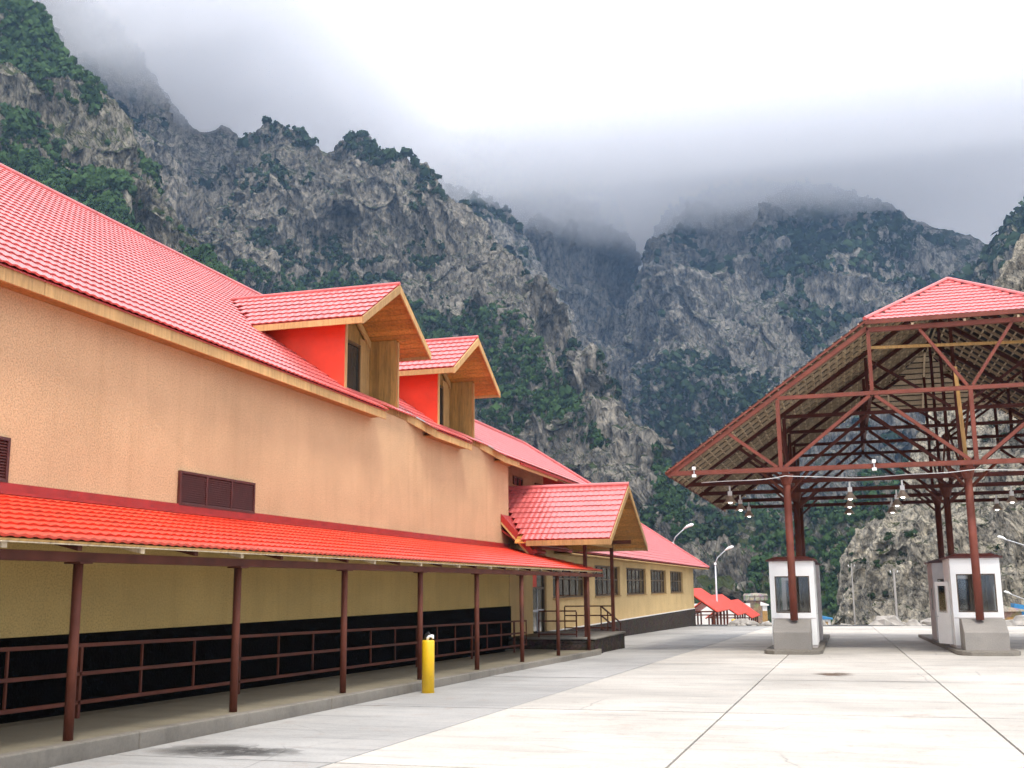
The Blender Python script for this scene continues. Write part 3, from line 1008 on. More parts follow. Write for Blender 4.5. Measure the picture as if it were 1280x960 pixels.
for (a, b) in WINS:
    w_ = empty('window', (0, 0, 0), wing)
    x = WXX - 0.16
    MB().box((x - 0.06, a, WZ1 - 0.07), (x + 0.03, b, WZ1)).build('frame', M['frame'], w_)
    MB().box((x - 0.06, a, WZ0), (x + 0.03, b, WZ0 + 0.07)).build('frame', M['frame'], w_)
    MB().box((x - 0.06, a, WZ0 + 0.07), (x + 0.03, a + 0.08, WZ1 - 0.07)).build('frame', M['frame'], w_)
    MB().box((x - 0.06, b - 0.08, WZ0 + 0.07), (x + 0.03, b, WZ1 - 0.07)).build('frame', M['frame'], w_)
    nc = 5
    for k in range(nc):
        y0, y1 = a + 0.08 + (b - a - 0.16) * k / nc, a + 0.08 + (b - a - 0.16) * (k + 1) / nc
        for (z0, z1) in ((WZ0 + 0.07, 1.97), (1.97, WZ1 - 0.07)):
            o = MB().box((-0.004, y0 + 0.045, z0 + 0.03), (0.004, y1 - 0.045, z1 - 0.03)).build('pane', M['glass'], w_)
            o.location.x = x - 0.02
            o.rotation_euler = (0, 0, 0)
            o.location += Vector((rng.uniform(-0.004, 0.004), 0, 0))
        if k:
            MB().box((x - 0.05, y0 - 0.045, WZ0 + 0.07), (x + 0.02, y0 + 0.045, WZ1 - 0.07)).build('mullion', M['frame'], w_)
    MB().box((x - 0.045, a + 0.08, 1.94), (x + 0.015, b - 0.08, 2.0)).build('transom', M['frame'], w_)
    MB().box((WXX - 0.13, a - 0.04, WZ0 - 0.05), (WXX + 0.05, b + 0.04, WZ0 - 0.002)).build('sill', M['wood_dull'], w_)
dr = empty('door', (0, 0, 0), wing)
x = WXX - 0.12
MB().box((x - 0.05, 40.0, -0.06), (x + 0.05, 40.14, 2.12)).build('door_frame', M['frame'], dr)
MB().box((x - 0.05, 41.86, -0.06), (x + 0.05, 42.0, 2.12)).build('door_frame', M['frame'], dr)
MB().box((x - 0.05, 40.14, 1.55), (x + 0.05, 41.86, 1.63)).build('door_frame', M['frame'], dr)
MB().box((x - 0.02, 40.14, 1.63), (x + 0.01, 40.95, 2.12)).build('transom_panel', M['red_cheek'], dr)  # red reflection at the door top, put in as a coloured panel
MB().box((x - 0.02, 40.96, 1.63), (x + 0.01, 41.86, 2.12)).build('transom_panel', M['glass'], dr)
MB().box((x - 0.02, 40.14, -0.02), (x + 0.005, 41.86, 1.55)).build('door_pane', M['glass'], dr)
MB().box((x + 0.006, 40.97, -0.02), (x + 0.03, 41.03, 1.55)).build('door_rail', M['galv'], dr)
MB().box((x + 0.006, 40.14, 0.72), (x + 0.035, 41.86, 0.80)).build('door_rail', M['galv'], dr)
# roof: eave slope with a hip at the far end
LEX, LEZ, LS = -10.25, 3.06, R(36)
LT = math.tan(LS)
LY0, LY1 = 36.1, 90.5
def lz(x_):
    return LEZ + (LEX - x_) * LT
LRX = -18.0
wr = empty('roof', (0, 0, 0), wing)
dk = MB().prism([(LEX, LY0, LEZ - 0.1), (LEX, LY1, LEZ - 0.1), (LRX, LY1 - (LEX - LRX), lz(LRX) - 0.1), (LRX, 50.6, lz(LRX) - 0.1), (-12.68, 50.6, lz(-12.68) - 0.1), (-12.68, LY0 + 0.9, lz(-12.68) - 0.1), (-11.02, LY0, lz(-11.02) - 0.1)], (0, 0, 0.07))
dk.build('roof_deck', M['red_metal'], wr)
MB().prism([(LEX, LY1, LEZ - 0.1), (-25.75, LY1, LEZ - 0.1), (LRX, LY1 - (LEX - LRX), lz(LRX) - 0.1)], (0, 0, 0.07)).build('roof_deck', M['red_metal'], wr)
def keep_low(c, i, j):
    if c.y > LY1 - (LEX - c.x) - 0.1 or c.x < LRX + 0.05:
        return False
    if c.y < 50.6:
        return c.x > -12.68 and (c.x > -11.0 or c.y > 37.0)
    return True
tiles(wr, (LEX, LY0, LEZ), (0, 1, 0), (-math.cos(LS), 0, math.sin(LS)), int((LY1 - LY0) / (2 * TW)), 28, M['tile'], keep_low, 0, 'tile', 2 * TW, TL)
MB().tube([(LRX, 50.6, lz(LRX) + 0.02), (LRX, LY1 - (LEX - LRX), lz(LRX) + 0.02), (LEX, LY1, LEZ + 0.04)], 0.1, 8).build('hip_cap', M['tile'], wr)
MB().box((LEX - 0.03, 43.2, LEZ - 0.15), (LEX + 0.0, LY1, LEZ - 0.05)).build('fascia_board', M['wood_pale'], wing)
MB().box((WXX + 0.002, 43.2, LEZ - 0.14), (LEX - 0.032, LY1 - 0.05, LEZ - 0.11)).build('soffit', M['wood_dull'], wing)
# near verge of this roof beside the hall corner: a steeper strip running down from the wall
def vz(x_):
    return 3.80 - 1.128 * (x_ + 10.73)
vy = 36.0
MB().prism([(-10.99, vy, vz(-10.99) - 0.26), (-10.99, vy, vz(-10.99)), (-9.86, vy, vz(-9.86)), (-9.86, vy, vz(-9.86) - 0.26)], (0, 0.03, 0)).build('verge_flashing', M['red_metal'], wing)
MB().prism([(-10.99, vy + 0.004, vz(-10.99) - 0.35), (-10.99, vy + 0.004, vz(-10.99) - 0.262), (-9.88, vy + 0.004, vz(-9.88) - 0.262), (-9.88, vy + 0.004, vz(-9.88) - 0.35)], (0, 0.03, 0)).build('verge_board', M['wood_pale'], wing)
MB().prism([(-10.99, vy + 0.04, vz(-10.99) - 0.06), (-9.86, vy + 0.04, vz(-9.86) - 0.06), (-9.86, 37.5, vz(-9.86) - 0.06), (-10.99, 37.5, vz(-10.99) - 0.06)], (0, 0, 0.04)).build('verge_deck', M['red_metal'], wing)
MB().tube([(-9.80, vy - 0.03, 2.80), (-9.80, vy + 1.2, 2.80)], 0.08, 8).build('gutter', M['red_metal'], wing)

# ------------------------------------------------------------------ entrance porch
po = empty('entrance_porch', (0, 0, 0))
tag(po, 'gabled red tiled porch with wooden soffit on dark posts at the entrance', 'porch')
gx, yc, az, ez, hw = -7.17, 39.15, 5.13, 3.11, 3.55
sl = math.atan2(az - ez, hw)
for s in (-1, 1):
    nr = 10
    l = hw / math.cos(sl) / nr
    tiles(po, (gx - 0.02, yc + s * hw, ez + 0.06), (-1, 0, 0), (0, -s * math.cos(sl), math.sin(sl)), int(5.5 / 0.2), nr, M['tile'], lambda c, i, j: (c.x > -10.98 or c.y > 37.0) and c.z > (vz(c.x) + 0.02 if s < 0 else lz(c.x) + 0.05), 300 if s < 0 else 0, 'tile', 0.2, l)
    MB().prism([(gx, yc + s * hw, ez), (gx, yc, az), (-10.97 if s < 0 else -12.6, yc, az), (-10.1 if s < 0 else -12.0, yc + s * hw, ez)], (0, 0, 0.05)).build('roof_deck', M['red_metal'], po)
    nb = 18
    for k in range(nb):
        f0, f1 = k / nb + 0.003, (k + 1) / nb - 0.003
        MB().prism([(gx - 0.03, yc + s * hw * (1 - f0), ez + (az - ez) * f0 - 0.05), (gx - 0.03, yc + s * hw * (1 - f1), ez + (az - ez) * f1 - 0.05), (-10.4, yc + s * hw * (1 - f1), ez + (az - ez) * f1 - 0.05), (-10.4, yc + s * hw * (1 - f0), ez + (az - ez) * f0 - 0.05)], (0, 0, 0.04)).build('soffit_board', M['wood'], po)
    MB().prism([(gx, yc + s * (hw + 0.02), ez - 0.16), (gx, yc + s * (hw + 0.02), ez + 0.05), (gx, yc, az + 0.05), (gx, yc, az - 0.18)], (0.04, 0, 0)).build('bargeboard', M['wood_pale'], po)
    MB().box((-10.0 if s < 0 else -10.1, yc + s * hw - 0.02, ez - 0.14), (gx - 0.002, yc + s * hw + 0.02, ez + 0.035)).build('eave_board', M['wood_pale'], po)
    MB().box((-10.2, yc + s * 2.4 - 0.05, 3.2), (gx - 0.4, yc + s * 2.4 + 0.05, 3.34)).build('plate_beam', M['steel'], po)
MB().tube([(gx + 0.02, yc, az + 0.10), (-12.6, yc, az + 0.10)], 0.08, 8).build('ridge_cap', M['tile'], po)
MB().box((-8.45, yc - 3.0, 3.06), (-8.31, yc + 3.0, 3.19)).build('tie_beam', M['wood_dull'], po)
gb = MB().prism([(-8.52, yc - 2.9, 3.2), (-8.52, yc + 2.9, 3.2), (-8.52, yc, 4.9)], (0.03, 0, 0))
gb.build('gable_panel', M['wood'], po)
PZ = -0.03
for y in (37.15, 41.75):
    MB().box((-8.42, y - 0.06, PZ), (-8.30, y + 0.06, 3.2 if y > 40 else 3.06)).build('post', M['steel'], po)

# platform and its steps
pf = empty('entrance_platform', (0, 0, 0))
tag(pf, 'dark stone entrance platform with grey slab top at the porch', 'platform')
MB().box((-10.94, 36.6, -1.4), (-7.98, 41.9, PZ - 0.07)).build('base', M['stone'], pf)
MB().box((-10.94, 36.56, PZ - 0.068), (-7.94, 41.94, PZ)).build('slab_top', M['kerb'], pf, 0.01)
MB().box((-9.1, 36.28, -1.0), (-8.0, 36.598, -0.14)).build('step', M['stone'], pf)
MB().box((-9.2, 36.0, -1.0), (-8.05, 36.278, -0.24)).build('step', M['stone'], pf)
# platform railings
pr = empty('platform_railing', (0, 0, 0))
tag(pr, 'brown stair railing at the back of the entrance platform', 'railing')
def rails(root, pts, h, posts=True):
    for p, q in zip(pts[:-1], pts[1:]):
        p, q = Vector(p), Vector(q)
        for f in (1.0, 0.62, 0.12):
            MB().beam(p + Vector((0, 0, h * f)), q + Vector((0, 0, h * f)), 0.045, 0.045).build('rail', M['steel'], root)
        n = max(1, round((q - p).length / 0.9))
        for k in range(n + 1):
            c = p.lerp(q, k / n)
            MB().beam(c, c + Vector((0, 0, h - 0.024)), 0.04, 0.04, (0, 1, 0)).build('baluster', M['steel'], root)
rails(pr, [(-10.3, 42.02, -0.02), (-8.45, 42.02, -0.02)], 0.92)
rails(pr, [(-8.9, 42.1, -0.02), (-8.6, 44.4, -0.72)], 0.92)
pr2 = empty('entry_railing', (0, 0, 0))
tag(pr2, 'short brown railing beside the glass entrance door', 'railing')
rails(pr2, [(-9.9, 36.7, -0.03), (-8.6, 36.7, -0.03)], 0.86)

# ------------------------------------------------------------------ yellow bollard at the kerb
bo = empty('bollard', (-7.57, 20.04, gz(20.04)))
tag(bo, 'yellow pipe bollard standing against the kerb of the walkway', 'bollard', 'yellow pipe bollards')
MB().tube([(0, 0, -0.02), (0, 0, 0.93), (0, 0, 0.955), (0, 0, 0.96)], [0.118, 0.118, 0.112, 0.10], 28).build('pipe', M['yellow'], bo, True)
rg = MB()
rg.tube([(-0.02, 0, 0.955), (-0.01, 0, 1.0), (0.03, 0.01, 1.03), (0.085, 0.01, 1.03), (0.10, 0.0, 0.985)], [0.02, 0.03, 0.04, 0.035, 0.015], 8)
rg.build('white_rag', M['white'], bo, True)
MB().tube([(-0.09, 0.02, 0.955), (-0.05, 0.0, 1.055), (0.0, 0.02, 1.085), (0.035, 0.0, 1.06), (0.05, -0.02, 0.957)], [0.018, 0.022, 0.03, 0.02, 0.012], 8).build('black_tape', M['black'], bo, True)
# ------------------------------------------------------------------ steel canopy over the lanes
cp = empty('vehicle_canopy', (0, 0, 0))
tag(cp, 'open red-brown steel truss canopy with boarded underside and clipped tiled gable', 'canopy')
CXM, HW = 4.3, 9.83                       # middle and half width
TY = [37.6, 42.0, 46.4, 50.8, 55.2]
EAZ = 5.24
CSL = 0.705
CY0, CY1 = 37.5, 57.6
HIPZ = 10.0                               # level where the gable is clipped
HIPD = 4.0
RIZ = EAZ + HW * CSL
def truss(y, first):
    # inner trusses take a darker copy, their backlit shade put into the colour
    tr = empty('truss', (0, 0, 0), cp)
    w = 0.13
    mt = M['truss'] if first else M['steel_shaded']
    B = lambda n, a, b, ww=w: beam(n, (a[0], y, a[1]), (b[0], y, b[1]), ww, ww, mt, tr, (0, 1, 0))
    X = lambda x_, s: CXM + s * (x_ - CXM)
    beam('bottom_chord', (CXM - HW + 0.12, y, 5.38), (CXM + HW - 0.12, y, 5.38), 0.16, 0.15, mt, tr)
    B('middle_chord', (-1.74, 7.78), (X(-1.74, -1), 7.78))
    if first:
        B('top_chord', (1.25, 9.90), (X(1.25, -1), 9.90), 0.15)
    for s in (1, -1):
        top = (X(1.28, s), 9.97) if first else (CXM - 0.02 * s, RIZ - 0.14)
        B('rake', (X(-5.5, s), EAZ + 0.06), top, 0.15)
        B('vertical', (X(-1.74, s), 5.46), (X(-1.74, s), 7.71))
        B('vertical', (X(1.3, s), 7.85), (X(1.3, s), 9.82), 0.12)
        B('web', (X(-1.62, s), 5.45), (X(1.22, s), 7.70), 0.11)
        B('web', (X(1.38, s), 7.70), (X(4.12, s), 5.46), 0.11)
        B('web', (X(-1.86, s), 5.46), (X(-3.45, s), 6.70), 0.11)
        if first:
            B('web', (X(2.9, s), 9.82), (X(4.22, s), 7.86), 0.10)
        else:
            B('web', (X(1.4, s), 9.75), (X(4.1, s), 7.86), 0.10)
    B('king_post', (CXM, 5.46), (CXM, 7.71))
    if not first:
        B('king_post', (CXM, 7.85), (CXM, RIZ - 0.3), 0.12)
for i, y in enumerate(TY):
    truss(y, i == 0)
# long members tying the trusses
for (x_, z_) in ((-1.74, 5.52), (CXM, 5.52), (CXM - (-1.74 - CXM), 5.52), (1.3, 7.92), (7.3, 7.92)):
    beam('tie_beam', (x_, TY[0] + 0.1, z_ + 0.03), (x_, TY[-1], z_ + 0.03), 0.10, 0.10, M['steel'], cp)
for i in range(4):
    beam('brace', (-1.74, TY[i] + 0.1, 5.55 if i % 2 else 7.65), (-1.74, TY[i + 1] - 0.1, 7.65 if i % 2 else 5.55), 0.07, 0.07, M['steel'], cp)
    beam('brace', (CXM, TY[i] + 0.1, 5.6 if i % 2 else 7.7), (CXM, TY[i + 1] - 0.1, 7.7 if i % 2 else 5.6), 0.07, 0.07, M['steel'], cp)
beam('plank', (1.35, TY[0] + 0.25, 9.35), (9.6, TY[0] + 1.9, 9.45), 0.05, 0.1, M['wood_dull'], cp)
beam('plank', (CXM - 0.25, TY[0] + 0.5, 5.5), (CXM - 0.35, TY[0] + 0.55, 8.6), 0.12, 0.05, M['wood_dull'], cp, (0, 1, 0))
# rafters, boards and battens of the two slopes
def hip_limit(y):
    """height to which the slope reaches at y (the gables are clipped)"""
    return min(RIZ, HIPZ + max(0, y - CY0) * (RIZ - HIPZ) / HIPD, HIPZ + max(0, CY1 - y) * (RIZ - HIPZ) / HIPD)
def sx(z, s):
    return CXM - s * (HW - (z - EAZ) / CSL)
for s in (1, -1):
    off = 0.12
    # wooden rafters run up the slope under the battens
    for y in np.arange(CY0 + 0.35, CY1 - 0.2, 0.98):
        zt = hip_limit(y) - 0.08
        beam('rafter', (sx(EAZ + 0.02, s), y, EAZ + 0.115), (sx(zt, s), y, zt + 0.095), 0.06, 0.11, M['board'], cp)
    nb = 35
    for k in range(nb):
        z_ = EAZ + 0.1 + (RIZ - EAZ - 0.2) * k / (nb - 1)
        x_ = sx(z_, s)
        d_ = max(0, (z_ - HIPZ) * HIPD / (RIZ - HIPZ))
        a, b = CY0 + d_ + 0.03, CY1 - d_ - 0.03
        if b - a > 0.4:
            beam('batten', (x_, a, z_ + off + 0.065), (x_, b, z_ + off + 0.065), 0.17, 0.03, M['batten'], cp, (s * CSL, 0, 1))
    P = [(sx(EAZ, s), CY0, EAZ + 0.21), (sx(EAZ, s), CY1, EAZ + 0.21), (sx(HIPZ, s), CY1, HIPZ + 0.21), (CXM, CY1 - HIPD, RIZ + 0.21), (CXM, CY0 + HIPD, RIZ + 0.21), (sx(HIPZ, s), CY0, HIPZ + 0.21)]
    MB().prism(P, (0, 0, 0.02)).build('roof_sheet', M['under'], cp)
    ln = math.hypot(HW, RIZ - EAZ)
    tiles(cp, (sx(EAZ, s) + 0.0, CY0, EAZ + 0.235), (0, 1, 0), (s * HW, 0, RIZ - EAZ), int((CY1 - CY0) / 0.366), int(ln / 0.35), M['tile'], lambda c, i, j: c.z < hip_limit(c.y) + 0.15, 0, 'tile', 0.366, 0.35)
    beam('verge_trim', (sx(EAZ, s), CY0 - 0.03, EAZ + 0.17), (sx(HIPZ, s), CY0 - 0.03, HIPZ + 0.17), 0.03, 0.07, M['truss'], cp)
    beam('eave_trim', (sx(EAZ, s) - s * 0.03, CY0, EAZ + 0.16), (sx(EAZ, s) - s * 0.03, CY1, EAZ + 0.16), 0.04, 0.12, M['truss'], cp)
    for yh, sg in ((CY0, 1), (CY1, -1)):
        MB().tube([(sx(HIPZ, s), yh, HIPZ + 0.27), (CXM, yh + sg * HIPD, RIZ + 0.28)], 0.075, 8).build('hip_cap', M['tile'], cp)
MB().tube([(CXM, CY0 + HIPD, RIZ + 0.28), (CXM, CY1 - HIPD, RIZ + 0.28)], 0.075, 8).build('ridge_cap', M['tile'], cp)
hx0, hx1 = sx(HIPZ, 1), sx(HIPZ, -1)
hl = math.hypot(HIPD, RIZ - HIPZ)
for yh, sg, npart in ((CY0, 1, 300), (CY1, -1, 0)):
    S_ = (0, sg * HIPD, RIZ - HIPZ)
    tiles(cp, (hx0 - 0.05, yh - sg * 0.12, HIPZ + 0.18), (1, 0, 0), S_, int((hx1 - hx0 + 0.1) / 0.183), 12, M['tile'], lambda c, i, j: abs(c.x - CXM) < (hx1 - hx0) / 2 * (1 - (c.z - HIPZ - 0.2) / (RIZ - HIPZ)) + 0.02, npart, 'tile', 0.183, hl / 12)
    MB().prism([(hx0, yh, HIPZ + 0.11), (hx1, yh, HIPZ + 0.11), (CXM, yh + sg * HIPD, RIZ + 0.11)], (0, 0, 0.05)).build('roof_sheet', M['under'], cp)
    n = 11
    for k in range(n):
        f0, f1 = k / n + 0.012, (k + 1) / n - 0.012
        a0, a1 = (hx1 - hx0) / 2 * (1 - f0), (hx1 - hx0) / 2 * (1 - f1)
        y0, y1, z0, z1 = yh + sg * HIPD * f0, yh + sg * HIPD * f1, HIPZ + (RIZ - HIPZ) * f0 + 0.07, HIPZ + (RIZ - HIPZ) * f1 + 0.07
        MB().prism([(CXM - a0, y0, z0), (CXM + a0, y0, z0), (CXM + a1, y1, z1), (CXM - a1, y1, z1)], (0, 0, 0.02)).build('sheathing_board', M['board'], cp)
    for xr in (CXM - 1.6, CXM, CXM + 1.6):
        f = 1 - abs(xr - CXM) / ((hx1 - hx0) / 2)
        beam('rafter', (xr, yh, HIPZ + 0.0), (xr, yh + sg * HIPD * f, HIPZ + (RIZ - HIPZ) * f), 0.08, 0.08, M['batten'], cp)
beam('hip_trim', (hx0, CY0 - 0.12, HIPZ + 0.12), (hx1, CY0 - 0.12, HIPZ + 0.12), 0.05, 0.14, M['truss'], cp)
# columns with flared heads
CROWS = (-1.62, 4.10, 10.0)
for r_, x_ in enumerate(CROWS):
    for i in (0, 2, 3):
        y = TY[i] + (0.12 if i == 0 else 0)
        if i == 0:
            y = TY[0] + 0.9
        zb = 0.46 if i == 0 and r_ < 2 else gz(y) + (0.10 if r_ < 2 else -0.05)
        c_ = empty('column', (0, 0, 0), cp)
        MB().tube([(x_, y, zb), (x_, y, 4.95)], 0.125, 18).build('shaft', M['truss'] if i == 0 else M['steel'], c_, True)
        MB().tube([(x_, y, 4.93), (x_, y, 5.12), (x_, y, 5.30)], [0.13, 0.20, 0.24], 12).build('head', M['truss'] if i == 0 else M['steel'], c_)
        if i == 0:
            beam('bracket', (x_, y, 5.26), (x_, TY[0], 5.30), 0.2, 0.1, M['truss'], c_)
        for s in (-1, 1):
            beam('bracket', (x_ + s * 0.1, y, 4.7), (x_ + s * 0.75, TY[i], 5.32), 0.06, 0.08, M['steel'], c_)

# ------------------------------------------------------------------ islands, guard blocks, booths
def island(xc, label):
    w, y0, y1 = 0.92, 37.15, 57.0
    P = [(xc - w + 0.35, y0), (xc + w - 0.35, y0), (xc + w - 0.1, y0 + 0.28), (xc + w, y0 + 0.75), (xc + w, y1), (xc - w, y1), (xc - w, y0 + 0.75), (xc - w + 0.1, y0 + 0.28)]
    m_ = MB()
    n = len(P)
    m_.add([(x, y, gz(y) - 0.06) for x, y in P] + [(x, y, gz(y) + 0.13) for x, y in P], [tuple(range(n))[::-1], tuple(range(n, 2 * n))] + [(i, (i + 1) % n, n + (i + 1) % n, n + i) for i in range(n)])
    tag(m_.build('traffic_island', M['kerb'], bevel=0.025), label, 'traffic island', 'islands under the canopy')
def guard_block(x0, x1, label):
    y = 38.0
    zb = gz(y) + 0.125
    m_ = MB().prism([(x0, y, zb - 0.02), (x0, y, 0.10), (x0, y + 0.7, 0.49), (x0, y + 1.35, 0.49), (x0, y + 1.35, zb - 0.03)], (x1 - x0, 0, 0))
    tag(m_.build('guard_block', M['block'], bevel=0.02), label, 'concrete block', 'concrete guard blocks')
def booth(x0, x1, y0, y1, mat, label, door_open):
    b_ = empty('control_booth', (0, 0, 0))
    tag(b_, label, 'booth', 'booths on the islands')
    zb = gz(y0) + 0.10
    zt = 2.42
    w0, w1 = zb + 1.19, zb + 2.42
    t = 0.06
    z_f = zb + 0.12
    P = lambda a, b, n='wall_panel', m_=mat: MB().box(a, b).build(n, m_, b_)
    P((x0 + 0.02, y0 + 0.02, zb - 0.06), (x1 - 0.02, y1 - 0.02, zb + 0.115), 'floor_base', M['grey_panel'])
    mg = 0.17
    for (ya, yb, nm) in ((y0, y0 + t, 'f'), (y1 - t, y1, 'b')):
        P((x0, ya, z_f), (x1, yb, w0))
        P((x0, ya, w1), (x1, yb, zt))
        P((x0, ya, w0 + 0.001), (x0 + mg, yb, w1 - 0.001))
        P((x1 - mg, ya, w0 + 0.001), (x1, yb, w1 - 0.001))
        P((x0 + mg, ya + 0.02, w0), (x1 - mg, ya + 0.03, w1), 'pane', M['clear'])
        fr = MB()
        e = 0.03
        fr.box((x0 + mg, ya - 0.008, w0), (x0 + mg + e, yb + 0.002, w1)).box((x1 - mg - e, ya - 0.008, w0), (x1 - mg, yb + 0.002, w1)).box((x0 + mg + e, ya - 0.008, w0), (x1 - mg - e, yb + 0.002, w0 + e)).box((x0 + mg + e, ya - 0.008, w1 - e), (x1 - mg - e, yb + 0.002, w1))
        fr.build('window_frame', M['frame'], b_)
        if nm == 'f':
            P((x0 + 0.02, ya - 0.012, w0 - 0.20), (x1 - 0.02, ya - 0.001, w0 - 0.17), 'panel_joint', M['grey_panel'])
    for (xa, xb, sd) in ((x0, x0 + t, -1), (x1 - t, x1, 1)):
        ym = y0 + t + 0.001
        yd = (y0 + y1) / 2
        P((xa, ym, z_f), (xb, yd - 0.45, zt - 0.001))
        P((xa, yd + 0.45, z_f), (xb, y1 - t - 0.001, zt - 0.001))
        P((xa, yd - 0.449, zb + 2.2), (xb, yd + 0.449, zt - 0.001))
        if not (door_open and sd < 0):
            d_ = empty('door', (0, 0, 0), b_)
            MB().box((xa + 0.01, yd - 0.445, z_f), (xb - 0.01, yd + 0.445, zb + 1.1)).build('door_panel', mat, d_)
            MB().box((xa + 0.025, yd - 0.36, zb + 1.2), (xb - 0.025, yd + 0.36, zb + 2.05)).build('pane', M['clear'], d_)
            MB().box((xa + 0.01, yd - 0.445, zb + 1.1), (xb - 0.01, yd - 0.36, zb + 2.19)).box((xa + 0.01, yd + 0.36, zb + 1.1), (xb - 0.01, yd + 0.445, zb + 2.19)).box((xa + 0.01, yd - 0.36, zb + 2.05), (xb - 0.01, yd + 0.36, zb + 2.19)).box((xa + 0.01, yd - 0.36, zb + 1.1), (xb - 0.01, yd + 0.36, zb + 1.2)).build('stile', mat, d_)
            MB().box((xa - 0.03 if sd < 0 else xb, yd - 0.40, zb + 1.12), (xa if sd < 0 else xb + 0.03, yd - 0.30, zb + 1.16)).build('handle', M['galv'], d_)
    if door_open:
        yd = (y0 + y1) / 2 - 0.43
        d_ = empty('open_door', (x0 - 0.005, yd, 0), b_)
        d_.rotation_euler = (0, 0, R(24))
        MB().box((-0.04, 0, z_f), (0, 0.86, zb + 1.15)).build('door_panel', mat, d_)
        MB().box((-0.04, 0, zb + 1.15), (0, 0.14, zb + 2.18)).box((-0.04, 0.72, zb + 1.15), (0, 0.86, zb + 2.18)).box((-0.04, 0.14, zb + 2.04), (0, 0.72, zb + 2.18)).build('stile', mat, d_)
        MB().box((-0.025, 0.14, zb + 1.15), (-0.015, 0.72, zb + 2.04)).build('pane', M['clear'], d_)
        MB().box((-0.08, 0.74, zb + 1.0), (-0.04, 0.83, zb + 1.03)).build('handle', M['galv'], d_)
    # curtain and desk inside
    xs = np.linspace(x0 + 0.75, x1 - 0.2, 24)
    yy = y1 - 0.35
    cm = MB()
    for a in range(len(xs) - 1):
        o0, o1 = 0.05 * math.sin(a * 1.9), 0.05 * math.sin((a + 1) * 1.9)
        cm.add([(xs[a], yy + o0, w0 - 0.1), (xs[a + 1], yy + o1, w0 - 0.1), (xs[a + 1], yy + o1, w1 + 0.1), (xs[a], yy + o0, w1 + 0.1)], [(0, 1, 2, 3)])
    cm.build('curtain', M['curtain'], b_)
    MB().box((x0 + 0.1, y0 + 0.1, w0 - 0.25), (x1 - 0.1, y0 + 0.6, w0 - 0.21)).build('desk', M['wood_dull'], b_)
    # shallow hipped roof
    o = 0.10
    rf = MB()
    xa, xb, ya, yb = x0 - o, x1 + o, y0 - o, y1 + o
    i_ = 0.32
    rf.add([(xa, ya, zt + 0.001), (xb, ya, zt + 0.001), (xb, yb, zt + 0.001), (xa, yb, zt + 0.001), (xa, ya, zt + 0.05), (xb, ya, zt + 0.05), (xb, yb, zt + 0.05), (xa, yb, zt + 0.05), (xa + i_, ya + i_, zt + 0.16), (xb - i_, ya + i_, zt + 0.16), (xb - i_, yb - i_, zt + 0.16), (xa + i_, yb - i_, zt + 0.16)],
           [(0, 3, 2, 1), (0, 1, 5, 4), (1, 2, 6, 5), (2, 3, 7, 6), (3, 0, 4, 7), (4, 5, 9, 8), (5, 6, 10, 9), (6, 7, 11, 10), (7, 4, 8, 11), (8, 9, 10, 11)])
    rf.build('roof', M['louver'], b_)
island(-1.68, 'grey concrete island carrying the left booth')
island(4.20, 'grey concrete island carrying the booth with its door ajar')
guard_block(-2.30, -1.10, 'sloped grey concrete block in front of the left booth')
guard_block(3.55, 4.85, 'sloped grey concrete block in front of the booth with its door ajar')
booth(-2.42, -0.93, 39.6, 42.2, M['white'], 'white booth with wide front window behind the left concrete block', False)
booth(3.42, 4.95, 39.6, 42.2, M['white'], 'white booth with its side door ajar behind the right concrete block', True)
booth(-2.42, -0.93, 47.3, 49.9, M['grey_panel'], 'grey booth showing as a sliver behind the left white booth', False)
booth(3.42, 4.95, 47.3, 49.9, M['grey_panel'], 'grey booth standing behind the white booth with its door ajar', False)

# ------------------------------------------------------------------ lamps hanging from the trusses
_lm = {}
def lamp(x_, y, z, label):
    root = empty('pendant_lamp', (x_, y, z + 0.08))
    root.scale = (0.84, 0.84, 0.84)
    tag(root, label, 'lamp', 'bell lamps under the canopy')
    if not _lm:
        _lm['h'] = MB().box((-0.035, -0.035, 0.42), (0.035, 0.035, 0.66)).box((-0.09, -0.09, 0.22), (0.09, 0.09, 0.42)).build('housing', M['white'])
        _lm['s'] = MB().tube([(0, 0, 0.22), (0, 0, 0.16), (0, 0, 0.04), (0, 0, -0.06), (0, 0, -0.08)], [0.08, 0.11, 0.19, 0.26, 0.28], 18, False).build('shade', M['lamp_metal'], None, True)
        _lm['b'] = MB().lathe((0, 0, 0), [(0.0, -0.14), (0.07, -0.12), (0.105, -0.05), (0.09, 0.03), (0.05, 0.10), (0.03, 0.16)], 14).build('bulb', M['bulb'], None, True)
        for o in _lm.values():
            o.parent = root
    else:
        for nm, o in list(_lm.items()):
            c = bpy.data.objects.new(o.name.split('.')[0], o.data)
            COL.objects.link(c)
            c.parent = root
for x_, lab in ((-4.6, 'small white junction box on the front chord near the left eave'), (1.2, 'small white junction box on the front chord between the columns')):
    jb = empty('junction_box', (x_, TY[0] - 0.09, 5.20))
    tag(jb, lab, 'junction box', 'junction boxes on the front chord')
    MB().box((-0.07, -0.07, 0.02), (0.07, 0.0, 0.12)).build('case', M['white'], jb, bevel=0.01)
    MB().box((-0.06, -0.07, 0.27), (0.06, 0.0, 0.38)).build('upper_case', M['white'], jb, bevel=0.01)
    MB().tube([(0, -0.03, 0.13), (0, -0.03, 0.27)], 0.02, 6).build('conduit', M['galv'], jb)
nth = ('nearest', 'second', 'third', 'fourth', 'fifth')
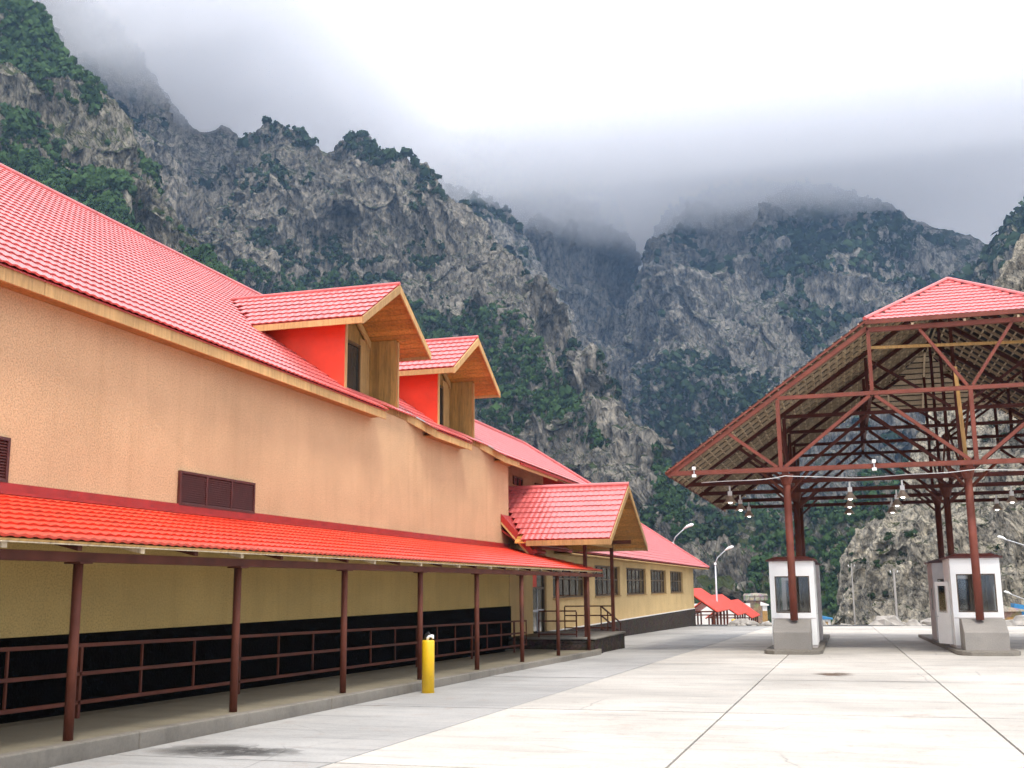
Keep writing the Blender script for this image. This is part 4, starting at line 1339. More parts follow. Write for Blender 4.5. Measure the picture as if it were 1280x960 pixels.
for i, y in enumerate(TY):
    if i == 0:
        continue
    for x_, side in ((-3.85, 'the left eave'), (0.45, 'the left lane, left of its pair,'), (2.25, 'the left lane, right of its pair,'), (6.45, 'the right lane')):
        if i == 0 and x_ in (0.45, 6.45):
            continue
        if i == 4:
            continue
        lamp(x_ - (0.75 if i == 0 and x_ < 0 else (1.05 if i == 0 else 0)), y, 4.65 if i else 4.95, 'bell shaped lamp by %s under the %s truss' % (side, nth[i]))
# sagging white cable under the nearest truss
cb = MB()
pts = []
for x_ in np.linspace(-4.4, 12, 60):
    s = (x_ + 1.6) % 5.72 / 5.72
    pts.append((x_, TY[0] - 0.1 + 0.25 * math.sin(s * math.pi), 5.18 - 0.13 * math.sin(s * math.pi) ** 0.5 - 0.02 * math.sin(x_ * 2.1)))
cb.tube(pts, 0.012, 6)
tag(cb.build('power_cable', M['cable'], None, True), 'thin white power cable sagging below the front truss', 'cable')
# ------------------------------------------------------------------ street lamps, poles and buildings beyond the yard
def street_lamp(px, top, d, base_z, label, arm=1.5, s=1, two=False):
    p = pt(px, top, d)
    root = empty('street_lamp', (p.x, p.y, base_z))
    h = p.z - base_z
    tag(root, label, 'street lamp', 'street lamps beyond the yard')
    MB().tube([(0, 0, 0), (0, 0, h * 0.5), (0, 0, h)], [0.11, 0.09, 0.06], 10).build('pole', M['galv'], root, True)
    MB().tube([(0, 0, h - 0.05), (s * 0.25 * arm, 0, h + 0.45), (s * 0.7 * arm, 0, h + 0.85), (s * arm, 0, h + 1.1)], 0.045, 8).build('arm', M['galv'], root, True)
    MB().tube([(s * (arm - 0.1), 0, h + 1.05), (s * (arm + 0.25), 0, h + 1.28), (s * (arm + 0.6), 0, h + 1.40), (s * (arm + 0.75), 0, h + 1.42)], [0.05, 0.12, 0.13, 0.05], 10).build('head', M['white'], root, True)
    MB().box((-0.1, -0.1, h - 0.22), (0.1, 0.1, h - 0.02)).build('junction_box', M['white'], root)
street_lamp(841, 678, 92, -3, 'pale street lamp rising behind the low wing roof', 1.0)
street_lamp(894, 703, 105, -3.5, 'white street lamp standing beside the far red shelters', 1.0)
street_lamp(1292, 688, 120, -4, 'white street lamp against the cliff at the right edge, upper', 2.4, -1)
street_lamp(1289, 755, 140, -6, 'white street lamp against the cliff at the right edge, lower', 2.0, -1)
def pole(px, top, d, label, mat, r, grp):
    p = pt(px, top, d)
    root = empty('utility_pole', (p.x, p.y, -12))
    tag(root, label, 'pole', grp)
    h = p.z + 12
    MB().tube([(0, 0, 0), (0, 0, h)], [r * 1.3, r * 0.8], 8).build('shaft', mat, root, True)
    MB().box((-0.45, -0.05, h - 0.5), (0.45, 0.05, h - 0.4)).build('crossarm', mat, root)
    for k in (-0.38, 0, 0.38):
        MB().tube([(k, 0, h - 0.38), (k, 0, h - 0.18)], 0.06, 6).build('insulator', M['white'], root)
pole(1064, 704, 150, 'thin grey pole at the foot of the cliff, left of two', M['block'], 0.09, 'poles at the foot of the cliff')
pole(1117, 711, 135, 'stout concrete pole at the foot of the cliff, right of two', M['block'], 0.13, 'poles at the foot of the cliff')

# stepped red shelters going downhill
def shelter(x0, x1, y0, y1, ze, rise, zf, label):
    root = empty('shelter', (0, 0, 0))
    tag(root, label, 'shelter', 'red roofed shelters beyond the low wing')
    xc = (x0 + x1) / 2
    for s, xe in ((-1, x0), (1, x1)):
        MB().prism([(xe, y0, ze), (xe, y1, ze), (xc, y1, ze + rise), (xc, y0, ze + rise)], (0, 0, 0.09)).build('roof_slope', M['tile_orange'], root)
        n = 5
        for k in range(n):
            y = y0 + 0.3 + (y1 - y0 - 0.6) * k / (n - 1)
            MB().tube([(xe - s * 0.35, y, zf), (xe - s * 0.35, y, ze + 0.12)], 0.09, 8).build('post', M['steel'], root)
        for z_ in (0.45, 0.95):
            beam('rail', (xe - s * 0.35, y0 + 0.3, zf + z_), (xe - s * 0.35, y1 - 0.3, zf + z_), 0.05, 0.05, M['steel'], root)
        beam('eave_beam', (xe - s * 0.35, y0, ze + 0.06), (xe - s * 0.35, y1, ze + 0.06), 0.12, 0.14, M['steel'], root)
    for s, xe in ((-1, x0), (1, x1)):
        beam('gable_rafter', (xe, y0 + 0.1, ze - 0.02), (xc, y0 + 0.1, ze + rise - 0.02), 0.1, 0.14, M['steel'], root)
    beam('tie_beam', (x0 + 0.3, y0 + 0.1, ze + 0.06), (x1 - 0.3, y0 + 0.1, ze + 0.06), 0.1, 0.12, M['steel'], root)
shelter(-15.6, -10.2, 95, 107, -0.55, 1.9, -3.2, 'red gabled shelter on brown posts nearest to the low wing')
shelter(-15.4, -10.0, 112, 124, -1.25, 1.9, -4.2, 'middle red gabled shelter on brown posts')
shelter(-15.2, -10.0, 129, 142, -2.0, 1.9, -5.2, 'farthest red gabled shelter on brown posts, beside the old tower')
MB_ = MB().box((-26, 146, -8), (-11.5, 146.4, -0.6))
o = MB_.build('wall', M['white_wall'])
tag(o, 'whitewashed wall behind the red shelters', 'wall')
bo2 = empty('bollard', (-9.35, 100, -2.6))
tag(bo2, 'yellow pipe bollard in front of the far red shelters', 'bollard', 'yellow pipe bollards')
MB().tube([(0, 0, -1), (0, 0, 1.3), (0, 0, 1.36)], [0.2, 0.2, 0.15], 16).build('pipe', M['yellow'], bo2, True)

# old round tower
tp = pt(945, 760, 215)
tw = empty('stone_tower', (tp.x, tp.y, -14))
tag(tw, 'old brown fieldstone tower with a pale crumbling parapet', 'tower')
H_ = pt(945, 748, 215).z + 14
n = 20
bl = MB().lathe((0, 0, 0), [(2.2, 0), (1.95, H_ * 0.5), (1.75, H_ - 0.4), (1.6, H_ - 0.39)], n)
bl.build('shaft', M['tower'], tw)
for k in range(14):
    a = 2 * math.pi * k / 14
    hh = 0.55 + 0.2 * math.sin(k * 2.3)
    c_, s_ = math.cos(a), math.sin(a)
    P = [(2.2 * math.cos(a - 0.2), 2.2 * math.sin(a - 0.2), H_ - 0.35), (2.2 * math.cos(a + 0.2), 2.2 * math.sin(a + 0.2), H_ - 0.35), (1.5 * math.cos(a + 0.2), 1.5 * math.sin(a + 0.2), H_ - 0.35), (1.5 * math.cos(a - 0.2), 1.5 * math.sin(a - 0.2), H_ - 0.35)]
    MB().prism(P, (0, 0, hh + 0.5)).build('corbel_stone', M['thatch'], tw)
MB().lathe((0, 0, 0), [(2.3, H_ + 0.5), (2.15, H_ + 0.8), (0.1, H_ + 1.0)], n).build('cap', M['thatch'], tw)

# small hut and white shed by the river
def hut(px, py, d, w, dp, h, wall, roof_m, label):
    p = pt(px, py, d)
    root = empty('hut', (p.x, p.y, p.z - h))
    tag(root, label, 'hut', 'small huts below the cliffs')
    MB().box((-w / 2, -dp / 2, -3), (w / 2, dp / 2, h)).build('wall', wall, root)
    MB().prism([(-w / 2 - 0.3, -dp / 2 - 0.3, h), (w / 2 + 0.3, -dp / 2 - 0.3, h), (w / 2 + 0.3, -dp / 2 - 0.3, h + 0.15), (-w / 2 - 0.3, -dp / 2 - 0.3, h + 0.6)], (0, dp + 0.6, 0)).build('roof', roof_m, root)
    MB().box((-0.4, -dp / 2 - 0.05, 0.2), (0.4, -dp / 2 - 0.003, h * 0.75)).build('door', M['wood_dull'], root)
hut(1262, 764, 112, 1.7, 2, 2.0, M['tower'], M['thatch'], 'small brown stone hut at the foot of the cliff')
hut(1284, 762, 118, 1.9, 2, 2.0, M['blue'], M['blue'], 'blue metal hut at the foot of the cliff by the right edge')
hut(1031, 774, 160, 1.5, 1.5, 1.2, M['white_wall'], M['blue'], 'tiny white shed at the water side behind the left booth')
hut(956, 757, 190, 0.7, 0.9, 3.4, M['white_wall'], M['white_wall'], 'narrow white hut beside the old tower')

# rubble along the drop past the far edge of the yard
r_ = np.random.default_rng(77)
VV, QQ, nb_ = [], [], 0
n1, n2 = 6, 9
vs = np.array([(math.sin(math.pi * i / n1) * math.cos(2 * math.pi * j / n2), math.sin(math.pi * i / n1) * math.sin(2 * math.pi * j / n2), math.cos(math.pi * i / n1)) for i in range(n1 + 1) for j in range(n2)])
qs = np.array([(i * n2 + j, (i + 1) * n2 + j, (i + 1) * n2 + (j + 1) % n2, i * n2 + (j + 1) % n2) for i in range(n1) for j in range(n2)])
def bank_z(y):
    return -1.44 - max(0, y - 84) * 0.037
for k in range(200):
    y = 85.5 + abs(r_.normal(0, 9))
    x = r_.uniform(-9, 34)
    r = min(0.8, 0.20 * r_.lognormal(0, 0.6)) * (1 + (y - 84) * 0.04)
    q = 1 + 0.35 * noise3(vs * 1.3 + k * 3.1) + 0.2 * noise3(vs * 3.1 + k)
    an = r_.uniform(0, 6.28)
    W = vs * q[:, None] * np.array([r * 1.3, r, r * 0.75])
    W = np.stack([W[:, 0] * math.cos(an) - W[:, 1] * math.sin(an), W[:, 0] * math.sin(an) + W[:, 1] * math.cos(an), W[:, 2]], -1)
    VV.append(W + np.array([x, y, bank_z(y) + r * 0.25]))
    QQ.append(qs + nb_)
    nb_ += len(vs)
o = array_mesh('rubble', np.concatenate(VV), np.concatenate(QQ), M['boulder'])
tag(o, 'pale grey rubble scattered past the far edge of the yard', 'rubble', kind='stuff')
# ------------------------------------------------------------------ mountains
M['rock_mid'] = rock_mat('grey limestone', (0.285, 0.262, 0.225), (0.1, 0.1, 0.1), (0.045, 0.062, 0.025), 1.0, 0.45)
M['rock_far'] = rock_mat('distant grey limestone', (0.27, 0.255, 0.23), (0.1, 0.1, 0.1), (0.045, 0.06, 0.03), 0.7, 0.40)
M['rock_near'] = rock_mat('tan limestone', (0.47, 0.43, 0.355), (0.1, 0.1, 0.1), (0.055, 0.065, 0.025), 4.0, 0.05, 0.7)
M['rock_green'] = rock_mat('turfed limestone', (0.27, 0.25, 0.205), (0.1, 0.1, 0.1), (0.06, 0.072, 0.026), 1.3, 1.1)
M['leaf'] = leaf_mat('broadleaf crown', (0.010, 0.030, 0.011), (0.056, 0.106, 0.030), 0.16)
M['leaf_dark'] = leaf_mat('dark pine crown', (0.007, 0.020, 0.011), (0.034, 0.060, 0.024), 0.12)

def crom(P, n):
    """resample rows of control points (m x k x 3) along the first axis with a Catmull-Rom curve"""
    P = np.asarray(P, float)
    m = len(P)
    E = np.concatenate([2 * P[:1] - P[1:2], P, 2 * P[-1:] - P[-2:-1]])
    seg = np.linalg.norm(np.diff(P, axis=0), axis=-1)
    seg = seg.reshape(m - 1, -1).mean(1)
    cum = np.concatenate([[0], np.cumsum(seg)])
    u = np.interp(np.linspace(0, cum[-1], n), cum, np.arange(m))
    i = np.clip(u.astype(int), 0, m - 2)
    f = (u - i).reshape((-1,) + (1,) * (P.ndim - 1))
    p0, p1, p2, p3 = E[i], E[i + 1], E[i + 2], E[i + 3]
    a = 0.5
    return p1 + 0.5 * f * ((p2 - p0) + f * ((2 * p0 - 5 * p1 + 4 * p2 - p3) + f * (3 * (p1 - p2) + p3 - p0)))

def normals(P):
    du = np.gradient(P, axis=1)
    dv = np.gradient(P, axis=0)
    n = np.cross(dv, du)
    n /= np.linalg.norm(n, axis=-1, keepdims=True) + 1e-9
    if n[..., 2].mean() < 0:
        n = -n
    return n

def massif(name, label, crest, base, nc, nr, mat, amp, scale, seed, belly=0.0, steep=1.0, back=250, crest_keep=0.45, cat='mountain'):
    """crest and base are lines of (px, py, distance) read off the photograph and turned into places"""
    C = np.array([pt(*c) for c in crest])
    B = np.array([pt(*c) for c in base])
    C = crom(C, nc)
    B = crom(B, nc)
    t = np.linspace(0, 1, nr)[:, None, None]
    P = C[None] * (1 - t) + B[None] * t
    # belly: slope bulges towards the viewer below a steep upper wall
    k = (np.sin(np.pi * t) * belly)
    hv = (B - C)
    hv[:, 2] = 0
    P = P + k * hv[None]
    if steep != 1.0:
        P[..., 2] = B[None, :, 2] + (C[None, :, 2] - B[None, :, 2]) * (1 - t[..., 0]) ** steep
    off = np.array([seed * 31.7, seed * 12.1, seed * 7.7])
    n = normals(P)
    env = crest_keep + (1 - crest_keep) * np.clip(t[..., 0] * 6, 0, 1)
    q = P / scale * np.array([1, 1, 0.6]) + off
    warp = np.stack([fbm(q * 1.7 + 5, 2), fbm(q * 1.7 + 11, 2), fbm(q * 1.7 + 19, 2)], -1)
    q = q + 0.14 * warp
    d = (ridged(q, 3) - 0.75) * amp * 0.75
    P = P + n * (d * env)[..., None]
    n2 = normals(P)
    q2 = P / (scale * 0.24) * np.array([1, 1, 0.33]) + off + 0.5 * warp
    d2 = (ridged(q2, 3, 0.55) - 0.8) * amp * 0.17
    q3 = P / (scale * 0.085) * np.array([1, 1, 0.55]) + off
    d3 = (ridged(q3, 3, 0.6) - 0.8) * amp * 0.055
    blk = np.floor(fbm(q3 * 0.7 + 3, 2) * 3) / 3 * amp * 0.05
    P = P + n2 * ((d2 * np.maximum(env, crest_keep + 0.12) + d3 + blk))[..., None]
    # the far side
    bk = P[0].copy()
    hd = -hv / (np.linalg.norm(hv, axis=-1, keepdims=True) + 1e-9)
    b1, b2 = bk + hd * back * 0.3, bk + hd * back
    b1[:, 2] -= back * 0.25
    b2[:, 2] -= back * 1.2
    G = np.concatenate([b2[None], b1[None], P])
    G[..., 2] = np.maximum(G[..., 2], -26.4)
    o = grid_mesh(name, G, mat, smooth=False)
    tag(o, label, cat, kind='structure')
    return P, normals(P)

A = massif('mountain', 'wooded rocky mountain slope rising behind the hall roof on the left',
           [(-420, -420, 760), (-250, -250, 720), (-120, -130, 680), (-40, -70, 640), (30, 2, 600), (62, 30, 590), (80, 55, 580), (108, 88, 570), (128, 118, 560), (150, 140, 550), (172, 175, 540), (200, 222, 520), (226, 268, 505), (250, 308, 490), (275, 345, 470), (330, 410, 440), (420, 500, 400), (560, 620, 350)],
           [(-900, 752, 380), (-760, 752, 380), (-600, 752, 380), (-480, 752, 380), (-380, 752, 372), (-300, 752, 366), (-230, 752, 360), (-170, 752, 353), (-110, 752, 347), (-50, 752, 341), (10, 752, 335), (70, 752, 322), (120, 752, 313), (170, 752, 304), (230, 752, 300), (330, 752, 300), (440, 752, 300), (560, 752, 300)],
           320, 320, M['rock_green'], 26, 80, 1, belly=-0.04, crest_keep=0.3)
A2 = massif('mountain', 'misty grey mountain wall fading into low cloud behind the left slope',
            [(-60, -200, 1100), (20, -110, 1100), (90, -40, 1090), (140, 20, 1080), (190, 85, 1070), (222, 135, 1060), (246, 160, 1050), (264, 160, 1045), (278, 155, 1040), (292, 162, 1030), (306, 178, 1020), (330, 230, 1010), (380, 300, 1000)],
            [(-60, 640, 560), (10, 640, 560), (60, 640, 560), (100, 640, 560), (140, 640, 560), (180, 640, 560), (210, 640, 560), (230, 640, 560), (250, 640, 560), (280, 640, 560), (310, 640, 560), (350, 640, 560), (420, 640, 560)],
            200, 220, M['rock_mid'], 36, 120, 2, crest_keep=0.08)
Bm = massif('mountain', 'jagged grey rock ridge with tree-topped peaks in the middle',
            [(215, 330, 960), (250, 272, 950), (278, 220, 930), (300, 186, 915), (318, 168, 905), (332, 153, 900), (347, 147, 895), (362, 157, 890), (384, 160, 880), (400, 178, 875), (411, 188, 870), (422, 174, 865), (436, 164, 860), (452, 170, 855), (470, 184, 845), (490, 198, 835), (512, 207, 825), (536, 211, 815), (556, 232, 800), (575, 250, 790), (603, 277, 770), (638, 312, 745), (668, 350, 720), (692, 385, 700), (716, 412, 680), (740, 450, 655), (762, 482, 630), (782, 517, 600), (800, 547, 570), (812, 580, 545), (826, 605, 520), (842, 640, 490), (862, 664, 465), (884, 692, 440), (896, 722, 420), (908, 760, 400)],
            [(120, 700, 595), (140, 700, 589), (160, 700, 577), (180, 700, 567), (200, 700, 561), (215, 700, 558), (230, 700, 555), (245, 700, 552), (260, 700, 546), (280, 700, 542), (300, 700, 539), (320, 702, 536), (335, 703, 533), (350, 704, 530), (370, 706, 524), (390, 708, 518), (410, 710, 512), (430, 712, 505), (455, 714, 496), (480, 716, 490), (510, 720, 477), (545, 724, 462), (580, 728, 446), (610, 732, 434), (640, 736, 422), (670, 742, 406), (700, 748, 391), (725, 752, 372), (748, 756, 353), (768, 762, 338), (786, 768, 406), (804, 774, 382), (822, 778, 363), (842, 782, 343), (862, 786, 328), (884, 790, 312)],
            560, 420, M['rock_mid'], 36, 92, 3, belly=-0.04, crest_keep=0.2)
C1 = massif('mountain', 'hazy rock spur just behind the right flank of the middle ridge',
            [(500, 190, 1300), (540, 214, 1290), (572, 238, 1280), (598, 243, 1270), (622, 252, 1260), (640, 266, 1250), (655, 286, 1240), (668, 302, 1230), (682, 332, 1215), (702, 382, 1190), (730, 445, 1150), (762, 505, 1110), (800, 570, 1060)],
            [(470, 600, 800), (500, 600, 800), (530, 600, 800), (560, 600, 800), (590, 610, 800), (615, 615, 800), (640, 620, 800), (660, 625, 800), (685, 630, 800), (710, 640, 800), (740, 650, 800), (770, 655, 800), (810, 660, 800)],
            180, 200, M['rock_far'], 36, 120, 4, crest_keep=0.2)
Cm = massif('mountain', 'sheer grey cliff left of the gorge with its top in cloud',
            [(430, 120, 1600), (500, 140, 1600), (560, 158, 1600), (620, 168, 1600), (680, 178, 1590), (730, 200, 1580), (762, 232, 1570), (780, 262, 1560), (789, 290, 1550), (794, 320, 1540), (798, 350, 1530), (802, 385, 1520), (806, 430, 1500)],
            [(430, 640, 980), (500, 640, 980), (550, 640, 980), (600, 640, 980), (650, 640, 980), (690, 640, 980), (720, 640, 980), (740, 640, 985), (760, 640, 990), (775, 640, 1000), (785, 640, 1010), (795, 640, 1020), (805, 640, 1030)],
            220, 240, M['rock_far'], 40, 130, 5, crest_keep=0.15)
E0 = massif('mountain', 'dim blue slope closing the far end of the gorge',
            [(700, 330, 1680), (760, 330, 1680), (790, 338, 1680), (806, 342, 1680), (822, 336, 1680), (860, 320, 1680), (920, 300, 1680)],
            [(700, 620, 1200), (760, 620, 1200), (790, 620, 1200), (806, 620, 1200), (822, 620, 1200), (860, 620, 1200), (920, 620, 1200)],
            80, 80, M['rock_far'], 40, 160, 6, crest_keep=0.2)
Dm = massif('mountain', 'broad rocky massif with dark wooded ledges right of the gorge',
            [(782, 470, 1420), (796, 400, 1430), (806, 345, 1435), (813, 305, 1440), (826, 274, 1440), (846, 252, 1440), (880, 238, 1440), (925, 228, 1430), (975, 224, 1420), (1020, 228, 1400), (1056, 238, 1380), (1090, 246, 1360), (1120, 258, 1340), (1146, 276, 1320), (1170, 294, 1300), (1200, 312, 1280), (1224, 334, 1260), (1250, 380, 1230), (1300, 450, 1200), (1380, 540, 1160)],
            [(800, 650, 760), (812, 650, 755), (824, 652, 750), (838, 654, 745), (852, 656, 740), (868, 660, 735), (886, 664, 730), (910, 668, 720), (936, 672, 710), (962, 676, 700), (986, 680, 690), (1010, 684, 680), (1034, 688, 670), (1058, 690, 660), (1082, 692, 655), (1108, 694, 650), (1136, 696, 645), (1168, 700, 640), (1220, 704, 640), (1300, 708, 640)],
            440, 360, M['rock_far'], 48, 150, 7, belly=-0.04, crest_keep=0.05)
Ef = massif('mountain', 'faint blue ridge behind the right shoulder of the massif',
            [(1060, 270, 1400), (1130, 272, 1400), (1180, 282, 1400), (1215, 296, 1400), (1245, 318, 1400), (1290, 350, 1400)],
            [(1060, 600, 950), (1130, 600, 950), (1180, 600, 950), (1215, 600, 950), (1245, 600, 950), (1290, 600, 950)],
            80, 80, M['rock_far'], 30, 160, 8, crest_keep=0.2)
Fm = massif('mountain', 'dark blue-green wooded slope at the right edge behind the near cliff',
            [(1180, 440, 900), (1206, 384, 905), (1226, 340, 910), (1240, 310, 915), (1254, 288, 920), (1268, 270, 925), (1290, 248, 930), (1340, 190, 940), (1420, 110, 950)],
            [(1180, 640, 560), (1206, 640, 560), (1226, 640, 560), (1240, 640, 560), (1254, 640, 560), (1268, 640, 560), (1290, 640, 560), (1340, 640, 560), (1420, 640, 560)],
            120, 160, M['rock_green'], 24, 90, 9, crest_keep=0.3)
Hm = massif('hillside', 'dark green wooded hillside at the bottom of the gorge',
            [(760, 560, 640), (800, 585, 640), (835, 605, 640), (868, 622, 640), (900, 640, 635), (940, 648, 630), (990, 648, 625), (1040, 636, 620), (1090, 615, 615), (1150, 590, 610), (1230, 560, 600)],
            [(760, 785, 330), (800, 785, 330), (835, 785, 330), (868, 785, 330), (900, 785, 330), (940, 785, 330), (990, 785, 330), (1040, 785, 330), (1090, 785, 330), (1150, 785, 330), (1230, 785, 330)],
            180, 120, M['rock_green'], 24, 90, 10, cat='hillside')
Gm = massif('cliff', 'near tan rock cliff filling the lower right behind the canopy',
            [(1036, 800, 205), (1043, 762, 206), (1050, 735, 208), (1062, 706, 210), (1080, 680, 212), (1096, 655, 215), (1110, 628, 218), (1122, 598, 222), (1136, 562, 226), (1150, 536, 230), (1166, 506, 234), (1182, 466, 240), (1214, 412, 250), (1236, 372, 258), (1250, 340, 264), (1264, 306, 270), (1284, 276, 276), (1330, 210, 290), (1400, 130, 310), (1520, 20, 340)],
            [(1034, 812, 192), (1044, 812, 188), (1054, 812, 184), (1066, 811, 180), (1080, 810, 176), (1094, 809, 172), (1110, 808, 168), (1128, 807, 164), (1148, 806, 160), (1170, 805, 157), (1194, 804, 154), (1222, 803, 150), (1256, 802, 146), (1292, 801, 142), (1330, 800, 138), (1370, 799, 134), (1420, 798, 130), (1500, 796, 124), (1600, 794, 118), (1760, 790, 110)],
            380, 360, M['rock_near'], 9, 30, 11, belly=-0.08, back=120, crest_keep=0.25, cat='cliff')

# ------------------------------------------------------------------ woods on the slopes
def crown_proto(seed, nq=16, s0=0.36, s1=0.66):
    r_ = np.random.default_rng(seed)
    V, Q = [], []
    for k in range(nq):
        d = r_.normal(size=3)
        d[2] = d[2] * 0.8 + 0.25
        d /= np.linalg.norm(d)
        c = d * np.array([1, 1, 0.95]) * r_.uniform(0.45, 0.95) + np.array([0, 0, 0.75])
        a = np.cross(d + r_.normal(size=3) * 0.5, r_.normal(size=3))
        a /= np.linalg.norm(a)
        b_ = np.cross(d, a)
        b_ /= np.linalg.norm(b_) + 1e-6
        s = r_.uniform(s0, s1)
        n = len(V)
        V += [c - a * s - b_ * s * 0.8, c + a * s * 0.9 - b_ * s, c + a * s + b_ * s * 0.8 + d * 0.12, c - a * s * 0.8 + b_ * s]
        Q.append((n, n + 1, n + 2, n + 3))
    # stem
    n = len(V)
    V += [np.array(v, float) for v in ((-0.07, 0, -0.5), (0.07, 0, -0.5), (0.04, 0, 0.6), (-0.04, 0, 0.6))]
    Q.append((n, n + 1, n + 2, n + 3))
    return np.array(V), np.array(Q)
PROTOS = {'fine': [crown_proto(s, 22, 0.22, 0.44) for s in (1, 2, 3, 4)], 'mid': [crown_proto(s, 13, 0.32, 0.56) for s in (5, 6, 7, 8)], 'far': [crown_proto(s, 8, 0.45, 0.75) for s in (9, 10, 11)]}

def proj(P):
    d = P - np.array([0, 0, EYE])
    z = d @ np.array(fwd)
    return 640 + F_PX * (d @ np.array(rgt2)) / z, 480 - F_PX * (d @ np.array(upv2)) / z

def inpoly(x, y, poly):
    r_ = np.zeros(x.shape, bool)
    n = len(poly)
    for i in range(n):
        (x0, y0), (x1, y1) = poly[i], poly[(i + 1) % n]
        c = ((y0 > y) != (y1 > y)) & (x < (x1 - x0) * (y - y0) / (y1 - y0 + 1e-9) + x0)
        r_ ^= c
    return r_

def woods(name, label, PN, n, mat, size, seed, groves=(), bare=(), thr=0.15, nscale=70, zmin=0.15, dens_bg=1.0, crest=0, aspect=1.15, proto='mid', window=None):
    PROTO = PROTOS[proto]
    P, Nn = PN
    r_ = np.random.default_rng(seed)
    nr, nc = P.shape[:2]
    w = np.linalg.norm(P - np.array([0, 0, EYE]), axis=-1)
    f = fbm(P / nscale + seed * 5.3, 4)
    # trees hold where the slope is gentler and in wooded groves
    mask = np.clip((f - thr) * 5, 0, 1) * dens_bg * np.clip((Nn[..., 2] - zmin) * 5, 0, 1)
    px, py = proj(P)
    for g in groves:
        mask = np.maximum(mask, inpoly(px, py, g) * np.clip((f + 0.55) * 3, 0.03, 1))
    for g in bare:
        mask = mask * np.where(inpoly(px, py, g), 0.03, 1)
    if crest:
        rows = np.arange(nr)[:, None] / nr
        cm_ = (rows < 0.05) & (fbm(P / 30 + 9.0, 3) > -0.12)
        mask = np.maximum(mask, cm_ * crest)
    # only the side of the slope that faces the valley mouth is planted
    if window:
        mask = mask * ((px > window[0]) & (px < window[1]) & (py > window[2]) & (py < window[3]))
    # even cover over the surface
    area = np.linalg.norm(np.cross(np.gradient(P, axis=0), np.gradient(P, axis=1)), axis=-1)
    pr = (mask * area / w ** 2).reshape(-1)
    pr /= pr.sum()
    idx = r_.choice(nr * nc, n, p=pr)
    ii, jj = np.minimum(idx // nc, nr - 2), np.minimum(idx % nc, nc - 2)
    a, b_ = r_.random(n)[:, None], r_.random(n)[:, None]
    base = P[ii, jj] * (1 - a) * (1 - b_) + P[ii + 1, jj] * a * (1 - b_) + P[ii, jj + 1] * (1 - a) * b_ + P[ii + 1, jj + 1] * a * b_
    sz = size * r_.lognormal(0, 0.32, n)
    wi = np.linalg.norm(base, axis=-1)
    sz = sz * wi / wi.mean()
    ang = r_.uniform(0, 2 * math.pi, n)
    VV, QQ, base_i = [], [], 0
    which = r_.integers(0, len(PROTO), n)
    for k, (V, Q) in enumerate(PROTO):
        s_ = which == k
        m_ = int(s_.sum())
        c, s = np.cos(ang[s_]), np.sin(ang[s_])
        X = V[None, :, 0] * c[:, None] - V[None, :, 1] * s[:, None]
        Y = V[None, :, 0] * s[:, None] + V[None, :, 1] * c[:, None]
        Z = np.broadcast_to(V[None, :, 2] * aspect, X.shape)
        W = np.stack([X, Y, Z], -1) * sz[s_][:, None, None] + base[s_][:, None, :]
        VV.append(W.reshape(-1, 3))
        QQ.append((np.arange(m_)[:, None, None] * len(V) + Q[None]).reshape(-1, 4) + base_i)
        base_i += m_ * len(V)
    o = array_mesh(name, np.concatenate(VV), np.concatenate(QQ), mat)
    tag(o, label, 'woodland', kind='stuff')

woods('woodland', 'green wood covering the left mountain slope', A, 11000, M['leaf'], 1.5, 1, proto='fine',
      groves=[[(0, 120), (90, 180), (200, 260), (290, 380), (0, 380)], [(0, 0), (40, 10), (120, 110), (140, 190), (60, 120), (0, 60)], [(180, 250), (260, 330), (330, 420), (200, 340)]], bare=[[(80, 140), (160, 140), (170, 225), (100, 215)], [(150, 240), (200, 250), (240, 320), (200, 320)]], thr=-0.02, zmin=-0.2, window=(-90, 360, -60, 440))
woods('woodland', 'sparse dark scrub on the misty mountain wall', A2, 900, M['leaf_dark'], 2.6, 2, thr=0.1)
woods('woodland', 'dark trees and scrub on the jagged middle ridge', Bm, 5500, M['leaf_dark'], 1.5, 3,
      groves=[[(380, 280), (420, 300), (440, 340), (400, 330)], [(420, 168), (460, 178), (540, 215), (560, 250), (500, 230), (450, 200)], [(330, 150), (370, 160), (395, 180), (350, 190)]],
      bare=[[(690, 560), (790, 575), (810, 640), (700, 620)], [(540, 410), (600, 380), (660, 410), (765, 560), (620, 545)]], thr=0.30, zmin=0.15, crest=0.3, window=(190, 930, 100, 680))
woods('woodland', 'green wood on the lower flank of the middle ridge', Bm, 8000, M['leaf'], 1.5, 13, proto='fine',
      groves=[[(545, 410), (600, 378), (660, 405), (690, 460), (735, 520), (762, 560), (700, 555), (620, 545), (560, 480)], [(280, 330), (360, 340), (480, 365), (560, 400), (540, 440), (420, 410), (330, 400)], [(820, 560), (840, 600), (870, 680), (850, 690), (815, 620)]], thr=9, dens_bg=0, window=(190, 930, 100, 720))
woods('woodland', 'dark trees on the ledges of the right massif', Dm, 9000, M['leaf_dark'], 2.4, 4, proto='far',
      groves=[[(790, 470), (850, 440), (940, 450), (990, 500), (960, 560), (860, 570), (800, 540)], [(930, 300), (1000, 270), (1060, 245), (1150, 290), (1130, 340), (1040, 340), (960, 350)], [(990, 340), (1030, 400), (1060, 470), (1000, 440)], [(1080, 400), (1160, 380), (1120, 460)]], thr=0.34, zmin=0.1, crest=0.2)
woods('woodland', 'thin scrub on the cliffs left of the gorge', C1, 1800, M['leaf_dark'], 2.6, 5, proto='far', thr=0.15, crest=0.4)
woods('woodland', 'blue-green trees on the slope at the right edge', Fm, 1800, M['leaf_dark'], 2.2, 6, proto='far', thr=-0.2, zmin=-0.3)
